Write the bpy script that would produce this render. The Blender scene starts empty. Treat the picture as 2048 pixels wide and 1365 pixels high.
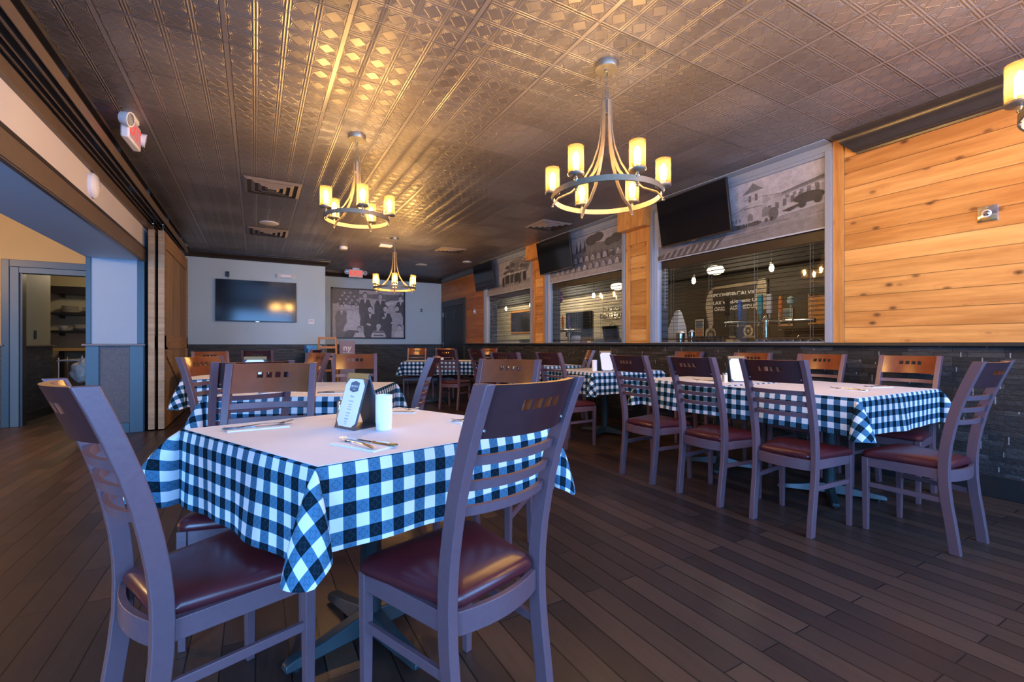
import bpy, bmesh, math, random
from mathutils import Vector, Matrix
random.seed(7)
PI = math.pi
R = math.radians
S = bpy.context.scene
COL = S.collection

# ------------------------------------------------------------------ camera
CAM_H = 1.07
cam_d = bpy.data.cameras.new('camera')
cam = bpy.data.objects.new('camera', cam_d)
COL.objects.link(cam)
cam.location = (0, 0, CAM_H)
cam.rotation_euler = (R(90), 0, -R(29.4))
cam_d.sensor_width = 36.0
cam_d.lens = 36.0 * 910 / 2048
cam_d.shift_y = 5.5 / 2048
cam_d.clip_start = 0.02
S.camera = cam
S.view_settings.view_transform = 'Standard'
S.view_settings.look = 'None'
S.view_settings.gamma = 1
S.view_settings.use_curve_mapping = False
S.view_settings.exposure = 1.85
try:
    S.cycles.use_denoising = True
    S.cycles.max_bounces = 8
    S.cycles.diffuse_bounces = 4
    S.cycles.glossy_bounces = 3
    S.cycles.transparent_max_bounces = 12
    S.cycles.sample_clamp_indirect = 6
except Exception:
    pass

# ------------------------------------------------------------------ sky and daylight
W = bpy.data.worlds.new('world')
S.world = W
W.use_nodes = True
W.node_tree.nodes['Background'].inputs[0].default_value = (0.30, 0.52, 1.0, 1)
W.node_tree.nodes['Background'].inputs[1].default_value = 0.6
DAY = (0.17, 0.45, 1.0)
def daylight(name, loc, rot, sx, sy, power, col=DAY):
    l = bpy.data.lights.new(name, 'AREA')
    l.shape = 'RECTANGLE'; l.size = sx; l.size_y = sy
    l.energy = power; l.color = col
    o = bpy.data.objects.new(name, l); COL.objects.link(o)
    o.location = loc; o.rotation_euler = rot
    return o
# the glazed street front behind the camera: one soft source per window bay
daylight('daylight_front_bay_left', (0.3, -1.62, 1.62), (R(90), 0, 0), 2.2, 1.7, 40)
daylight('daylight_front_bay_right', (3.1, -1.62, 1.62), (R(90), 0, 0), 2.2, 1.7, 52)
daylight('daylight_side_room', (-3.4, -1.62, 1.25), (R(90), 0, 0), 2.6, 2.3, 120)

# ------------------------------------------------------------------ node helpers
class NT:
    def __init__(s, name):
        s.m = bpy.data.materials.new(name); s.m.use_nodes = True
        s.t = s.m.node_tree; s.t.nodes.clear()
        s.out = s.t.nodes.new('ShaderNodeOutputMaterial')
    def n(s, typ, **k):
        nd = s.t.nodes.new(typ)
        for a, v in k.items(): setattr(nd, a, v)
        return nd
    def lk(s, a, b): s.t.links.new(a, b)
    def put(s, sock, v):
        if v is None: return
        if isinstance(v, bpy.types.NodeSocket): s.lk(v, sock)
        else: sock.default_value = v
    def M(s, op, a, b=None, c=None, clamp=False):
        nd = s.n('ShaderNodeMath', operation=op, use_clamp=clamp)
        s.put(nd.inputs[0], a)
        if b is not None: s.put(nd.inputs[1], b)
        if c is not None: s.put(nd.inputs[2], c)
        return nd.outputs[0]
    def mix(s, f, a, b, blend='MIX'):
        nd = s.n('ShaderNodeMix', data_type='RGBA', blend_type=blend)
        s.put(nd.inputs[0], f)
        for i, v in ((6, a), (7, b)):
            if isinstance(v, tuple) and len(v) == 3: v = v + (1,)
            s.put(nd.inputs[i], v)
        return nd.outputs[2]
    def pos(s):
        return s.n('ShaderNodeNewGeometry').outputs['Position']
    def obj(s):
        return s.n('ShaderNodeTexCoord').outputs['Object']
    def xyz(s, v):
        nd = s.n('ShaderNodeSeparateXYZ'); s.lk(v, nd.inputs[0]); return nd.outputs
    def vec(s, x, y, z):
        nd = s.n('ShaderNodeCombineXYZ')
        for i, v in enumerate((x, y, z)): s.put(nd.inputs[i], v)
        return nd.outputs[0]
    def noise(s, v, scale, detail=4, rough=.55):
        nd = s.n('ShaderNodeTexNoise'); s.lk(v, nd.inputs['Vector'])
        nd.inputs['Scale'].default_value = scale; nd.inputs['Detail'].default_value = detail
        nd.inputs['Roughness'].default_value = rough
        return nd.outputs[0]
    def ramp(s, f, stops):
        nd = s.n('ShaderNodeValToRGB'); s.put(nd.inputs[0], f)
        e = nd.color_ramp.elements
        while len(e) < len(stops): e.new(.5)
        for q, (p, c) in zip(e, stops):
            q.position = p; q.color = c + (1,) if len(c) == 3 else c
        return nd.outputs[0]
    def bump(s, h, dist=.01, st=1.0):
        nd = s.n('ShaderNodeBump'); s.lk(h, nd.inputs['Height'])
        nd.inputs['Distance'].default_value = dist; nd.inputs['Strength'].default_value = st
        return nd.outputs[0]
    def pbr(s, col, rough=.5, metal=0, normal=None, **k):
        nd = s.n('ShaderNodeBsdfPrincipled')
        if isinstance(col, tuple): col = col + (1,) if len(col) == 3 else col
        s.put(nd.inputs['Base Color'], col); s.put(nd.inputs['Roughness'], rough)
        s.put(nd.inputs['Metallic'], metal)
        if normal is not None: s.lk(normal, nd.inputs['Normal'])
        for a, v in k.items(): s.put(nd.inputs[a.replace('_', ' ')], v)
        s.lk(nd.outputs[0], s.out.inputs[0])
        return nd

MATS = {}
def plain(name, col, rough=.5, metal=0, nscale=30, var=.12, bump=0.0, **k):
    t = NT(name); v = t.obj()
    nz = t.noise(v, nscale, 4)
    f = t.M('MULTIPLY_ADD', nz, 2 * var, 1 - var)
    g = t.vec(f, f, f)
    c = t.mix(1.0, col, g, 'MULTIPLY')
    nrm = t.bump(nz, bump) if bump else None
    t.pbr(c, rough, metal, nrm, **k)
    MATS[name] = t.m
    return t.m
def emit(name, col, st):
    t = NT(name); e = t.n('ShaderNodeEmission')
    e.inputs[0].default_value = col + (1,); e.inputs[1].default_value = st
    t.lk(e.outputs[0], t.out.inputs[0]); MATS[name] = t.m
    return t.m

# ---- floor: narrow dark oak boards running along Y
def mat_floor():
    t = NT('floor_planks'); p = t.xyz(t.pos())
    v = t.vec(p[1], p[0], 0.0)
    br = t.n('ShaderNodeTexBrick', offset=.37, offset_frequency=2, squash=1.0)
    t.lk(v, br.inputs['Vector'])
    br.inputs['Scale'].default_value = 1.0
    br.inputs['Brick Width'].default_value = .95; br.inputs['Row Height'].default_value = .102
    br.inputs['Mortar Size'].default_value = .003; br.inputs['Mortar Smooth'].default_value = .2
    br.inputs['Bias'].default_value = 0
    br.inputs['Color1'].default_value = (0, 0, 0, 1); br.inputs['Color2'].default_value = (1, 1, 1, 1)
    br.inputs['Mortar'].default_value = (.5, .5, .5, 1)
    tone = br.outputs[0]
    gv = t.vec(t.M('MULTIPLY', p[1], 1.0), t.M('MULTIPLY', p[0], 14.0), tone)
    grain = t.noise(gv, 5.0, 6, .65)
    blot = t.noise(t.pos(), 2.2, 4)
    base = t.ramp(t.M('ADD', t.M('MULTIPLY', tone, .55), t.M('MULTIPLY', grain, .45)),
                  [(.15, (.020, .012, .010)), (.5, (.052, .027, .018)), (.85, (.112, .057, .034))])
    base = t.mix(t.M('MULTIPLY', blot, .5), base, (.030, .022, .022))
    base = t.mix(br.outputs['Fac'], base, (.006, .004, .004))
    h = t.M('SUBTRACT', t.M('MULTIPLY', grain, .25), br.outputs['Fac'])
    rough = t.M('MULTIPLY_ADD', blot, .22, .27)
    t.pbr(base, rough, 0, t.bump(h, .002, .8))
    MATS['floor'] = t.m
mat_floor()

# ---- pressed tin lay-in tiles, .61 m grid, 4 x 4 embossed squares
def mat_ceiling():
    t = NT('ceiling_tin_tiles'); p = t.xyz(t.pos())
    C = .1525
    tx = t.M('PINGPONG', t.M('ADD', p[0], .765 + 6.1), .305)
    ty = t.M('PINGPONG', t.M('ADD', p[1], -2.59 + 6.1), .305)
    cx = t.M('DIVIDE', t.M('PINGPONG', t.M('ADD', p[0], .765 + 6.1), C / 2), C)
    cy = t.M('DIVIDE', t.M('PINGPONG', t.M('ADD', p[1], -2.59 + 6.1), C / 2), C)
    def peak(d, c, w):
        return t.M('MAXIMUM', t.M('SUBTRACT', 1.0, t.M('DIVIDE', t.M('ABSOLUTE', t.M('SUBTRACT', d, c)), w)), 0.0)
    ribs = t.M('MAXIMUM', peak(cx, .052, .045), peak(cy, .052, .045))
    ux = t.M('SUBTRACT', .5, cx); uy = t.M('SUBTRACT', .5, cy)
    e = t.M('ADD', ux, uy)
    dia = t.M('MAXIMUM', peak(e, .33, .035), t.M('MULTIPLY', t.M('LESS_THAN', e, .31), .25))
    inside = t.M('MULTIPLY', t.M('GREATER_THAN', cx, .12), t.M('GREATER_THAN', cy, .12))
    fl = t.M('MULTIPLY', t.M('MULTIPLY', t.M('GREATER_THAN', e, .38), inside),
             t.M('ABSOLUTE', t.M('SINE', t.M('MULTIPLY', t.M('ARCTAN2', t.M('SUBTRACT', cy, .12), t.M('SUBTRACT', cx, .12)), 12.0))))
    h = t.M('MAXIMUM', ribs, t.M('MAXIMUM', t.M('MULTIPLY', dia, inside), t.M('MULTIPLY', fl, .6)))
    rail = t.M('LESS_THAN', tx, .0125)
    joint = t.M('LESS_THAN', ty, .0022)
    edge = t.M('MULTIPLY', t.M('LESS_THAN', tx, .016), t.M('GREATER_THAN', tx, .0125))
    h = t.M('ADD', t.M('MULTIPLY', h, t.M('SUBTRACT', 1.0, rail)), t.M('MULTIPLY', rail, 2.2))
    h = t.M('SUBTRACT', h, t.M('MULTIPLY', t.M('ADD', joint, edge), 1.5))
    # every tile sags and tips a little
    tile = t.n('ShaderNodeTexWhiteNoise', noise_dimensions='2D')
    t.lk(t.vec(t.M('FLOOR', t.M('DIVIDE', t.M('ADD', p[0], .765 + 6.1), .61)),
               t.M('FLOOR', t.M('DIVIDE', t.M('ADD', p[1], -2.59 + 6.1), .61)), 0.0), tile.inputs['Vector'])
    rgb = t.xyz(tile.outputs['Color'])
    tilt = t.M('ADD', t.M('MULTIPLY', t.M('SUBTRACT', rgb[0], .5), t.M('MULTIPLY', tx, 5.0)),
               t.M('MULTIPLY', t.M('SUBTRACT', rgb[1], .5), t.M('MULTIPLY', ty, 5.0)))
    h = t.M('ADD', h, tilt)
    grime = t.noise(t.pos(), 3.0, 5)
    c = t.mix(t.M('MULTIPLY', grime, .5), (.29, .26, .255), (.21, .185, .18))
    c = t.mix(t.M('MULTIPLY', t.M('SUBTRACT', 1.0, t.M('MINIMUM', h, 1.0), None, True), .62), c, (.10, .082, .076))  # recess shading painted into the colour so the ribs stand out
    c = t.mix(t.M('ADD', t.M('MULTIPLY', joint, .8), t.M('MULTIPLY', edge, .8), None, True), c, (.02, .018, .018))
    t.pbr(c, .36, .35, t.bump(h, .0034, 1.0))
    MATS['ceiling'] = t.m
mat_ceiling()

# ---- knotty cedar boards; ax = the coordinate along the grain
def mat_cedar(name, vertical=False, board=.135, col=((.42, .165, .034), (.66, .32, .085), (.78, .45, .15))):
    t = NT(name); p = t.xyz(t.pos())
    along = p[2] if vertical else t.M('ADD', p[1], t.M('MULTIPLY', p[0], .7))
    acr = t.M('ADD', p[1], p[0]) if vertical else p[2]
    row = t.M('FLOOR', t.M('DIVIDE', t.M('ADD', acr, 5.0), board))
    wn = t.n('ShaderNodeTexWhiteNoise', noise_dimensions='1D'); t.lk(row, wn.inputs['W'])
    rnd = wn.outputs[0]
    v = t.vec(t.M('ADD', t.M('MULTIPLY', along, .9), t.M('MULTIPLY', rnd, 17.0)), t.M('MULTIPLY', acr, 11.0), t.M('MULTIPLY', rnd, 9.0))
    g = t.noise(v, 1.6, 7, .6)
    fine = t.noise(t.vec(t.M('MULTIPLY', along, 3.0), t.M('MULTIPLY', acr, 90.0), rnd), 2.0, 3)
    vk = t.vec(t.M('MULTIPLY', along, 4.2), t.M('MULTIPLY', acr, 7.0), t.M('MULTIPLY', rnd, 3.0))
    vo = t.n('ShaderNodeTexVoronoi', feature='F1'); t.lk(vk, vo.inputs['Vector']); vo.inputs['Scale'].default_value = 1.15
    kn = t.M('SUBTRACT', 1.15, t.M('MULTIPLY', vo.outputs['Distance'], 6.0), None, True)
    halo = t.M('SUBTRACT', 1.0, t.M('MULTIPLY', vo.outputs['Distance'], 2.6), None, True)
    f = t.M('ADD', t.M('MULTIPLY', g, .75), t.M('ADD', t.M('MULTIPLY', fine, .12), t.M('MULTIPLY', t.M('SUBTRACT', rnd, .5), .34)))
    f = t.M('ADD', f, t.M('MULTIPLY', t.M('SINE', t.M('MULTIPLY', halo, 14.0)), t.M('MULTIPLY', halo, .05)))
    c = t.ramp(f, [(.25, col[0]), (.5, col[1]), (.75, col[2])])
    c = t.mix(t.M('MULTIPLY', halo, .35), c, (.40, .13, .03))
    c = t.mix(t.M('MULTIPLY', kn, .45 if vertical else 1.0), c, (.07, .022, .008))
    d = t.M('PINGPONG', t.M('ADD', acr, 5.0), board / 2)
    gr = t.M('LESS_THAN', d, .0028)
    if not vertical:
        c = t.mix(t.M('MULTIPLY', gr, .75), c, (.10, .035, .01))
    hh = t.M('SUBTRACT', t.M('MULTIPLY', fine, .15), gr if not vertical else 0.0)
    t.pbr(c, .42, 0, t.bump(hh, .003, .8))
    MATS[name] = t.m
mat_cedar('cedar_boards')
mat_cedar('cedar_post', True, .4)
mat_cedar('cedar_boards_small', False, .165)
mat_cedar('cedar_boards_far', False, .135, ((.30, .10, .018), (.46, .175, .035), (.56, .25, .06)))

# ---- rough weathered barn board
def mat_barn(name, dark, light, ax=0):
    t = NT(name); p = t.xyz(t.obj())
    w = t.M('ADD', p[0], p[1])
    row = t.M('FLOOR', t.M('DIVIDE', t.M('ADD', w, 5.0), .14))
    wn = t.n('ShaderNodeTexWhiteNoise', noise_dimensions='1D'); t.lk(row, wn.inputs['W'])
    v = t.vec(t.M('MULTIPLY', w, 18.0), t.M('MULTIPLY', wn.outputs[0], 7.0), p[2]) if ax == 0 else t.vec(w, 0.0, t.M('MULTIPLY', p[2], 18.0))
    g = t.noise(v, 2.2, 7, .65)
    c = t.ramp(t.M('ADD', g, t.M('MULTIPLY', t.M('SUBTRACT', wn.outputs[0], .5), .2)), [(.3, dark), (.7, light)])
    h = g
    if ax == 0:
        gap = t.M('LESS_THAN', t.M('PINGPONG', t.M('ADD', w, 5.0), .07), .003)
        c = t.mix(t.M('MULTIPLY', gap, .8), c, (.02, .012, .008)); h = t.M('SUBTRACT', g, gap)
    t.pbr(c, .75, 0, t.bump(h, .004, .9))
    MATS[name] = t.m
mat_barn('barn_boards', (.13, .088, .058), (.36, .25, .165))
mat_barn('barn_rail', (.17, .10, .06), (.36, .22, .125), 1)
mat_barn('barn_edge', (.30, .20, .11), (.52, .38, .23), 2)

# ---- split-face ledger stone
def mat_stone(name, ca, cb, cc, rough=.5, rows=.036, axis='y', chips=.7):
    t = NT(name); p = t.xyz(t.pos())
    al = p[1] if axis == 'y' else p[0]
    v = t.vec(al, p[2], 0.0)
    br = t.n('ShaderNodeTexBrick', offset=.43, offset_frequency=3, squash=1.4, squash_frequency=2)
    t.lk(v, br.inputs['Vector'])
    br.inputs['Scale'].default_value = 1.0; br.inputs['Brick Width'].default_value = .19
    br.inputs['Row Height'].default_value = rows; br.inputs['Mortar Size'].default_value = .0016
    br.inputs['Mortar Smooth'].default_value = .3; br.inputs['Bias'].default_value = 0
    br.inputs['Color1'].default_value = (0, 0, 0, 1); br.inputs['Color2'].default_value = (1, 1, 1, 1)
    br.inputs['Mortar'].default_value = (0, 0, 0, 1)
    nz = t.noise(t.vec(t.M('MULTIPLY', al, .6), p[2], t.M('MULTIPLY', br.outputs[0], 3.0)), 38, 7, .7)
    h = t.M('ADD', t.M('MULTIPLY', br.outputs[0], 1.3), t.M('MULTIPLY', nz, 1.2))
    h = t.M('SUBTRACT', h, t.M('MULTIPLY', br.outputs['Fac'], 1.5))
    c = t.ramp(t.M('ADD', t.M('MULTIPLY', nz, .6), t.M('MULTIPLY', br.outputs[0], .4)), [(.25, ca), (.55, cb), (.85, cc)])
    # pale broken ends between some of the strips
    px = t.M('PINGPONG', t.M('ADD', al, t.M('MULTIPLY', t.M('FLOOR', t.M('DIVIDE', p[2], rows * 1.5)), .137)), .125)
    wn = t.n('ShaderNodeTexWhiteNoise', noise_dimensions='2D')
    t.lk(t.vec(t.M('FLOOR', t.M('DIVIDE', p[2], rows)), t.M('FLOOR', t.M('DIVIDE', al, .25)), 0.0), wn.inputs['Vector'])
    chip = t.M('MULTIPLY', t.M('LESS_THAN', px, .0035), t.M('GREATER_THAN', wn.outputs[0], .62))
    c = t.mix(t.M('MULTIPLY', chip, chips), c, (.35, .35, .34))
    c = t.mix(t.M('MULTIPLY', br.outputs['Fac'], .7), c, (.006, .006, .007))
    t.pbr(c, rough, 0, t.bump(h, .011, 1.0))
    MATS[name] = t.m
mat_stone('ledger_stone', (.008, .008, .008), (.024, .024, .024), (.075, .075, .073))
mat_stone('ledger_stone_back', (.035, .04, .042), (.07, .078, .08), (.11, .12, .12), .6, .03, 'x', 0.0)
mat_stone('ledger_stone_dark', (.008, .008, .009), (.02, .02, .022), (.08, .08, .08))

# ---- gingham table cloth (UV in metres)
def mat_gingham(name, back=False):
    t = NT(name)
    uv = t.n('ShaderNodeUVMap'); uv.uv_map = 'UVMap'
    p = t.xyz(uv.outputs[0])
    P = .07
    u = t.M('FRACT', t.M('DIVIDE', t.M('ADD', p[0], 7.0), P)); v = t.M('FRACT', t.M('DIVIDE', t.M('ADD', p[1], 7.0), P))
    a = t.M('LESS_THAN', u, .5); b = t.M('LESS_THAN', v, .5)
    s = t.M('ADD', a, b)
    # woven rosette on the mid squares
    lu = t.M('SUBTRACT', t.M('FRACT', t.M('MULTIPLY', u, 2.0)), .5); lv = t.M('SUBTRACT', t.M('FRACT', t.M('MULTIPLY', v, 2.0)), .5)
    r = t.M('SQRT', t.M('ADD', t.M('MULTIPLY', lu, lu), t.M('MULTIPLY', lv, lv)))
    th = t.M('ARCTAN2', lv, lu)
    ros = t.M('MULTIPLY', t.M('LESS_THAN', t.M('ABSOLUTE', t.M('SUBTRACT', r, t.M('MULTIPLY_ADD', t.M('ABSOLUTE', t.M('COSINE', t.M('MULTIPLY', th, 2.0))), .2, .12))), .045), .5)
    fib = t.noise(uv.outputs[0], 420, 2)
    dk = (.007, .016, .024); mid = (.075, .19, .30); wh = (.80, .80, .80)
    midc = t.mix(ros, mid, (.02, .065, .115))
    midc = t.mix(t.M('MULTIPLY', fib, .25), midc, dk)
    c = t.mix(t.M('GREATER_THAN', s, .5), wh, midc)
    dkc = t.mix(ros, dk, (.03, .05, .065))
    c = t.mix(t.M('GREATER_THAN', s, 1.5), c, dkc)
    d = t.n('ShaderNodeBsdfDiffuse'); t.lk(c, d.inputs[0])
    tr = t.n('ShaderNodeBsdfTranslucent'); t.lk(c, tr.inputs[0])
    mx = t.n('ShaderNodeMixShader'); mx.inputs[0].default_value = .12
    t.lk(d.outputs[0], mx.inputs[1]); t.lk(tr.outputs[0], mx.inputs[2]); t.lk(mx.outputs[0], t.out.inputs[0])
    MATS[name] = t.m
mat_gingham('gingham')

# ---- horizontally lapped bar wall
def mat_lap(name, ca, cb, board=.15, line=(.02, .018, .015)):
    t = NT(name); p = t.xyz(t.pos())
    d = t.M('PINGPONG', t.M('ADD', p[2], 3.0), board / 2)
    g = t.M('LESS_THAN', d, .006)
    nz = t.noise(t.vec(t.M('MULTIPLY', p[1], .8), p[0], t.M('MULTIPLY', p[2], 4.0)), 2.0, 4)
    c = t.mix(nz, ca, cb); c = t.mix(t.M('MULTIPLY', g, .85), c, line)
    t.pbr(c, .6, 0, t.bump(t.M('SUBTRACT', 0.0, g), .004, .8))
    MATS[name] = t.m
mat_lap('lap_cream', (.46, .40, .30), (.55, .49, .38))
mat_lap('lap_olive', (.018, .014, .006), (.028, .021, .009), .15, (.015, .012, .006))
mat_lap('lap_grey', (.10, .13, .17), (.14, .17, .21), .09)

def mat_print():
    t = NT('printed_surface'); a = t.n('ShaderNodeAttribute', attribute_name='print')
    nz = t.noise(t.obj(), 60, 4)
    c = t.mix(.06, a.outputs['Color'], t.vec(nz, nz, nz))
    n2 = t.noise(t.obj(), 17, 6, .7); g2 = t.M('MULTIPLY_ADD', n2, .9, .22)
    c = t.mix(1.0, c, t.vec(g2, g2, g2), 'MULTIPLY')
    t.pbr(c, .45); MATS['print'] = t.m
mat_print()
def mat_glass(name, tint, gl=.06, rough=.02, seed=False):
    t = NT(name)
    tr = t.n('ShaderNodeBsdfTransparent'); tr.inputs[0].default_value = tint + (1,)
    g = t.n('ShaderNodeBsdfGlossy'); g.inputs['Roughness'].default_value = rough
    lw = t.n('ShaderNodeLayerWeight'); lw.inputs[0].default_value = .22
    f = t.M('MULTIPLY_ADD', lw.outputs['Facing'], .22, gl, True)
    mx = t.n('ShaderNodeMixShader'); t.lk(f, mx.inputs[0]); t.lk(tr.outputs[0], mx.inputs[1]); t.lk(g.outputs[0], mx.inputs[2])
    last = mx.outputs[0]
    if seed:
        tl = t.n('ShaderNodeBsdfTranslucent'); tl.inputs[0].default_value = (1, .72, .38, 1)
        nz = t.noise(t.obj(), 90, 3)
        f2 = t.M('MULTIPLY_ADD', nz, .03, .002, True)
        m2 = t.n('ShaderNodeMixShader'); t.lk(f2, m2.inputs[0]); t.lk(last, m2.inputs[1]); t.lk(tl.outputs[0], m2.inputs[2])
        last = m2.outputs[0]
    t.lk(last, t.out.inputs[0]); MATS[name] = t.m
mat_glass('window_glass', (.93, .95, .96), .03)
mat_glass('drink_glass', (.82, .85, .88), .18, .05)
mat_glass('seeded_glass', (1, .91, .74), .04, .05, True)

plain('wall_blue', (.47, .60, .65), .6, 0, 3, .04)
plain('wall_band', (.60, .57, .58), .6, 0, 3, .04)
plain('wall_soffit', (.50, .62, .74), .6, 0, 3, .04)
plain('wall_ochre', (.52, .30, .085), .6, 0, 3, .05)
plain('wall_hall', (.34, .31, .20), .6, 0, 3, .05)
plain('wall_dark', (.03, .03, .03), .7)
plain('trim_dark', (.036, .029, .024), .25, 0, 12, .2)
plain('trim_brown', (.125, .088, .066), .4, 0, 10, .2)
plain('trim_teal', (.018, .045, .068), .4, 0, 10, .12)
plain('trim_teal_light', (.06, .095, .12), .45, 0, 10, .12)
plain('frame_grey', (.26, .29, .33), .4, 0, 10, .06)
plain('frame_light', (.42, .45, .50), .4, 0, 10, .06)
plain('cap_stone', (.018, .020, .020), .3, 0, 20, .2)
plain('door_dark', (.020, .021, .024), .5, 0, 8, .1)
plain('door_frame_grey', (.045, .052, .060), .5, 0, 8, .1)
plain('chair_frame', (.125, .068, .080), .38, 0, 60, .12, .0006)
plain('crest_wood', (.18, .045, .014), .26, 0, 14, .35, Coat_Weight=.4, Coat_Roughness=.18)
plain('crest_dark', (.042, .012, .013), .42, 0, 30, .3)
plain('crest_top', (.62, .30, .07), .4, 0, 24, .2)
plain('vinyl', (.075, .012, .016), .30, 0, 18, .12, .0004)
plain('pedestal', (.014, .030, .036), .35, 0, 30, .15)
plain('table_wood', (.10, .07, .05), .5)
plain('paper', (.74, .775, .86), .75, 0, 8, .03)
plain('napkin', (.84, .85, .88), .85, 0, 30, .03)
plain('steel', (.62, .62, .62), .18, 1)
plain('chrome', (.75, .75, .75), .12, 1)
plain('brushed', (.30, .27, .22), .42, .75, 40, .2)
plain('iron_wood', (.26, .20, .13), .5, .35, 30, .3)
plain('black', (.012, .012, .013), .4)
plain('black_gloss', (.006, .006, .007), .12)
plain('screen', (.006, .007, .010), .10)
plain('white_plastic', (.78, .78, .80), .4, 0, 8, .03)
plain('off_white', (.62, .60, .56), .5, 0, 8, .05)
plain('vent_metal', (.34, .28, .24), .5, .3)
plain('vent_dark', (.06, .05, .045), .7)
plain('blind', (.045, .026, .017), .4, 0, 30, .2)
plain('blind_slat', (.050, .032, .024), .35, 0, 30, .2)
plain('cord', (.32, .30, .27), .8)
plain('menu_board', (.040, .055, .075), .45)
plain('menu_paper', (.82, .84, .86), .7, 0, 8, .02)
plain('menu_wood', (.25, .15, .05), .5)
plain('ink', (.05, .12, .18), .6)
plain('candle_wax', (.80, .74, .62), .5)
plain('frosted', (.78, .80, .84), .55, 0, 8, .03)
plain('orange_wood', (.52, .22, .05), .4, 0, 20, .25)
plain('mauve_panel', (.22, .16, .19), .5)
plain('bar_top', (.05, .025, .014), .25)
plain('orange', (.80, .20, .03), .4); plain('teal', (.03, .30, .36), .4); plain('blue', (.03, .09, .35), .4)
plain('purple', (.12, .05, .35), .4); plain('red', (.55, .04, .03), .4); plain('mint', (.50, .70, .55), .4)
plain('green_leaf', (.05, .13, .03), .6, 0, 30, .4)
plain('crockery', (.62, .60, .55), .35)
plain('plastic_bag', (.66, .65, .62), .35, 0, 20, .1, .003)
plain('slate_panel', (.075, .08, .092), .6, 0, 45, .45, .004)
plain('wall_column', (.27, .34, .41), .6, 0, 3, .04)  # same paint as the soffit, darkened in the colour to tame its daylight
plain('light_blue', (.12, .42, .72), .4)
plain('tan', (.50, .30, .16), .5)
plain('screw', (.3, .3, .32), .3, .8)
plain('scuffed_edge', (.55, .52, .46), .6)
emit('bulb', (1.0, .645, .26), 165)
emit('bulb_bar', (1.0, .62, .28), 45)
emit('exit_red', (1.0, .10, .08), .30)
emit('exit_face', (1.0, .42, .38), .16)
emit('lamp_face', (1.0, .80, .5), 1.4)
emit('candle_flame', (1.0, .5, .15), 1.5)

# ------------------------------------------------------------------ mesh helpers
class MB:
    def __init__(s): s.b = bmesh.new(); s.uv = None; s.mi = 0
    def box(s, x0, x1, y0, y1, z0, z1, M=None):
        P = [(x0, y0, z0), (x1, y0, z0), (x1, y1, z0), (x0, y1, z0), (x0, y0, z1), (x1, y0, z1), (x1, y1, z1), (x0, y1, z1)]
        vs = [s.b.verts.new(M @ Vector(p) if M else p) for p in P]
        for f in ((3, 2, 1, 0), (4, 5, 6, 7), (0, 1, 5, 4), (1, 2, 6, 5), (2, 3, 7, 6), (3, 0, 4, 7)):
            s.b.faces.new([vs[i] for i in f]).material_index = s.mi
        return s
    def cbox(s, c, d, M=None):
        return s.box(c[0] - d[0] / 2, c[0] + d[0] / 2, c[1] - d[1] / 2, c[1] + d[1] / 2, c[2] - d[2] / 2, c[2] + d[2] / 2, M)
    def loops(s, L, cap=True, smooth=False):
        V = [[s.b.verts.new(p) for p in l] for l in L]
        n = len(L[0])
        for a, b in zip(V, V[1:]):
            for i in range(n):
                f = s.b.faces.new((a[i], a[(i + 1) % n], b[(i + 1) % n], b[i])); f.smooth = smooth; f.material_index = s.mi
        if cap:
            for l, rev in ((V[0], True), (V[-1], False)):
                f = s.b.faces.new(list(reversed(l)) if rev else l); f.material_index = s.mi
        return s
    def lathe(s, prof, c=(0, 0, 0), n=16, M=None, cap=True, smooth=True):
        L = []
        for r, z in prof:
            l = [Vector((c[0] + max(r, 1e-5) * math.cos(2 * PI * i / n), c[1] + max(r, 1e-5) * math.sin(2 * PI * i / n), c[2] + z)) for i in range(n)]
            L.append([M @ p for p in l] if M else l)
        return s.loops(L, cap, smooth)
    def tube(s, pts, r, n=8, smooth=True):
        pts = [Vector(p) for p in pts]; L = []
        for i, p in enumerate(pts):
            d = (pts[min(i + 1, len(pts) - 1)] - pts[max(i - 1, 0)]).normalized()
            a = Vector((0, 0, 1)) if abs(d.z) < .9 else Vector((1, 0, 0))
            u = d.cross(a).normalized(); v = d.cross(u)
            L.append([p + u * r * math.cos(2 * PI * k / n) + v * r * math.sin(2 * PI * k / n) for k in range(n)])
        return s.loops(L, True, smooth)
    def bar(s, pts, w, h, side=None):
        """rectangular section swept along pts; side = width direction (fixed)"""
        pts = [Vector(p) for p in pts]; L = []
        for i, p in enumerate(pts):
            d = (pts[min(i + 1, len(pts) - 1)] - pts[max(i - 1, 0)]).normalized()
            u = Vector(side).normalized() if side else d.cross(Vector((0, 0, 1))).normalized()
            v = d.cross(u).normalized()
            L.append([p + u * w / 2 + v * h / 2, p - u * w / 2 + v * h / 2, p - u * w / 2 - v * h / 2, p + u * w / 2 - v * h / 2])
        return s.loops(L)
    def prism(s, poly, z0, z1, M=None):
        L = [[Vector((x, y, z)) for x, y in poly] for z in (z0, z1)]
        if M: L = [[M @ p for p in l] for l in L]
        return s.loops(L)
    def build(s, name, mat, parent=None, bevel=0):
        me = bpy.data.meshes.new(name)
        bmesh.ops.recalc_face_normals(s.b, faces=s.b.faces)
        s.b.to_mesh(me); s.b.free()
        me.set_sharp_from_angle(angle=R(38))
        for m in (mat if isinstance(mat, (list, tuple)) else [mat]):
            me.materials.append(MATS[m])
        o = bpy.data.objects.new(name, me); COL.objects.link(o)
        if parent: o.parent = parent
        if bevel:
            md = o.modifiers.new('bevel', 'BEVEL'); md.width = bevel; md.segments = 2; md.limit_method = 'ANGLE'
        return o
def tag(o, label, cat, group=None, kind=None):
    o['label'] = label; o['category'] = cat
    if group: o['group'] = group
    if kind: o['kind'] = kind
    return o
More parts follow.
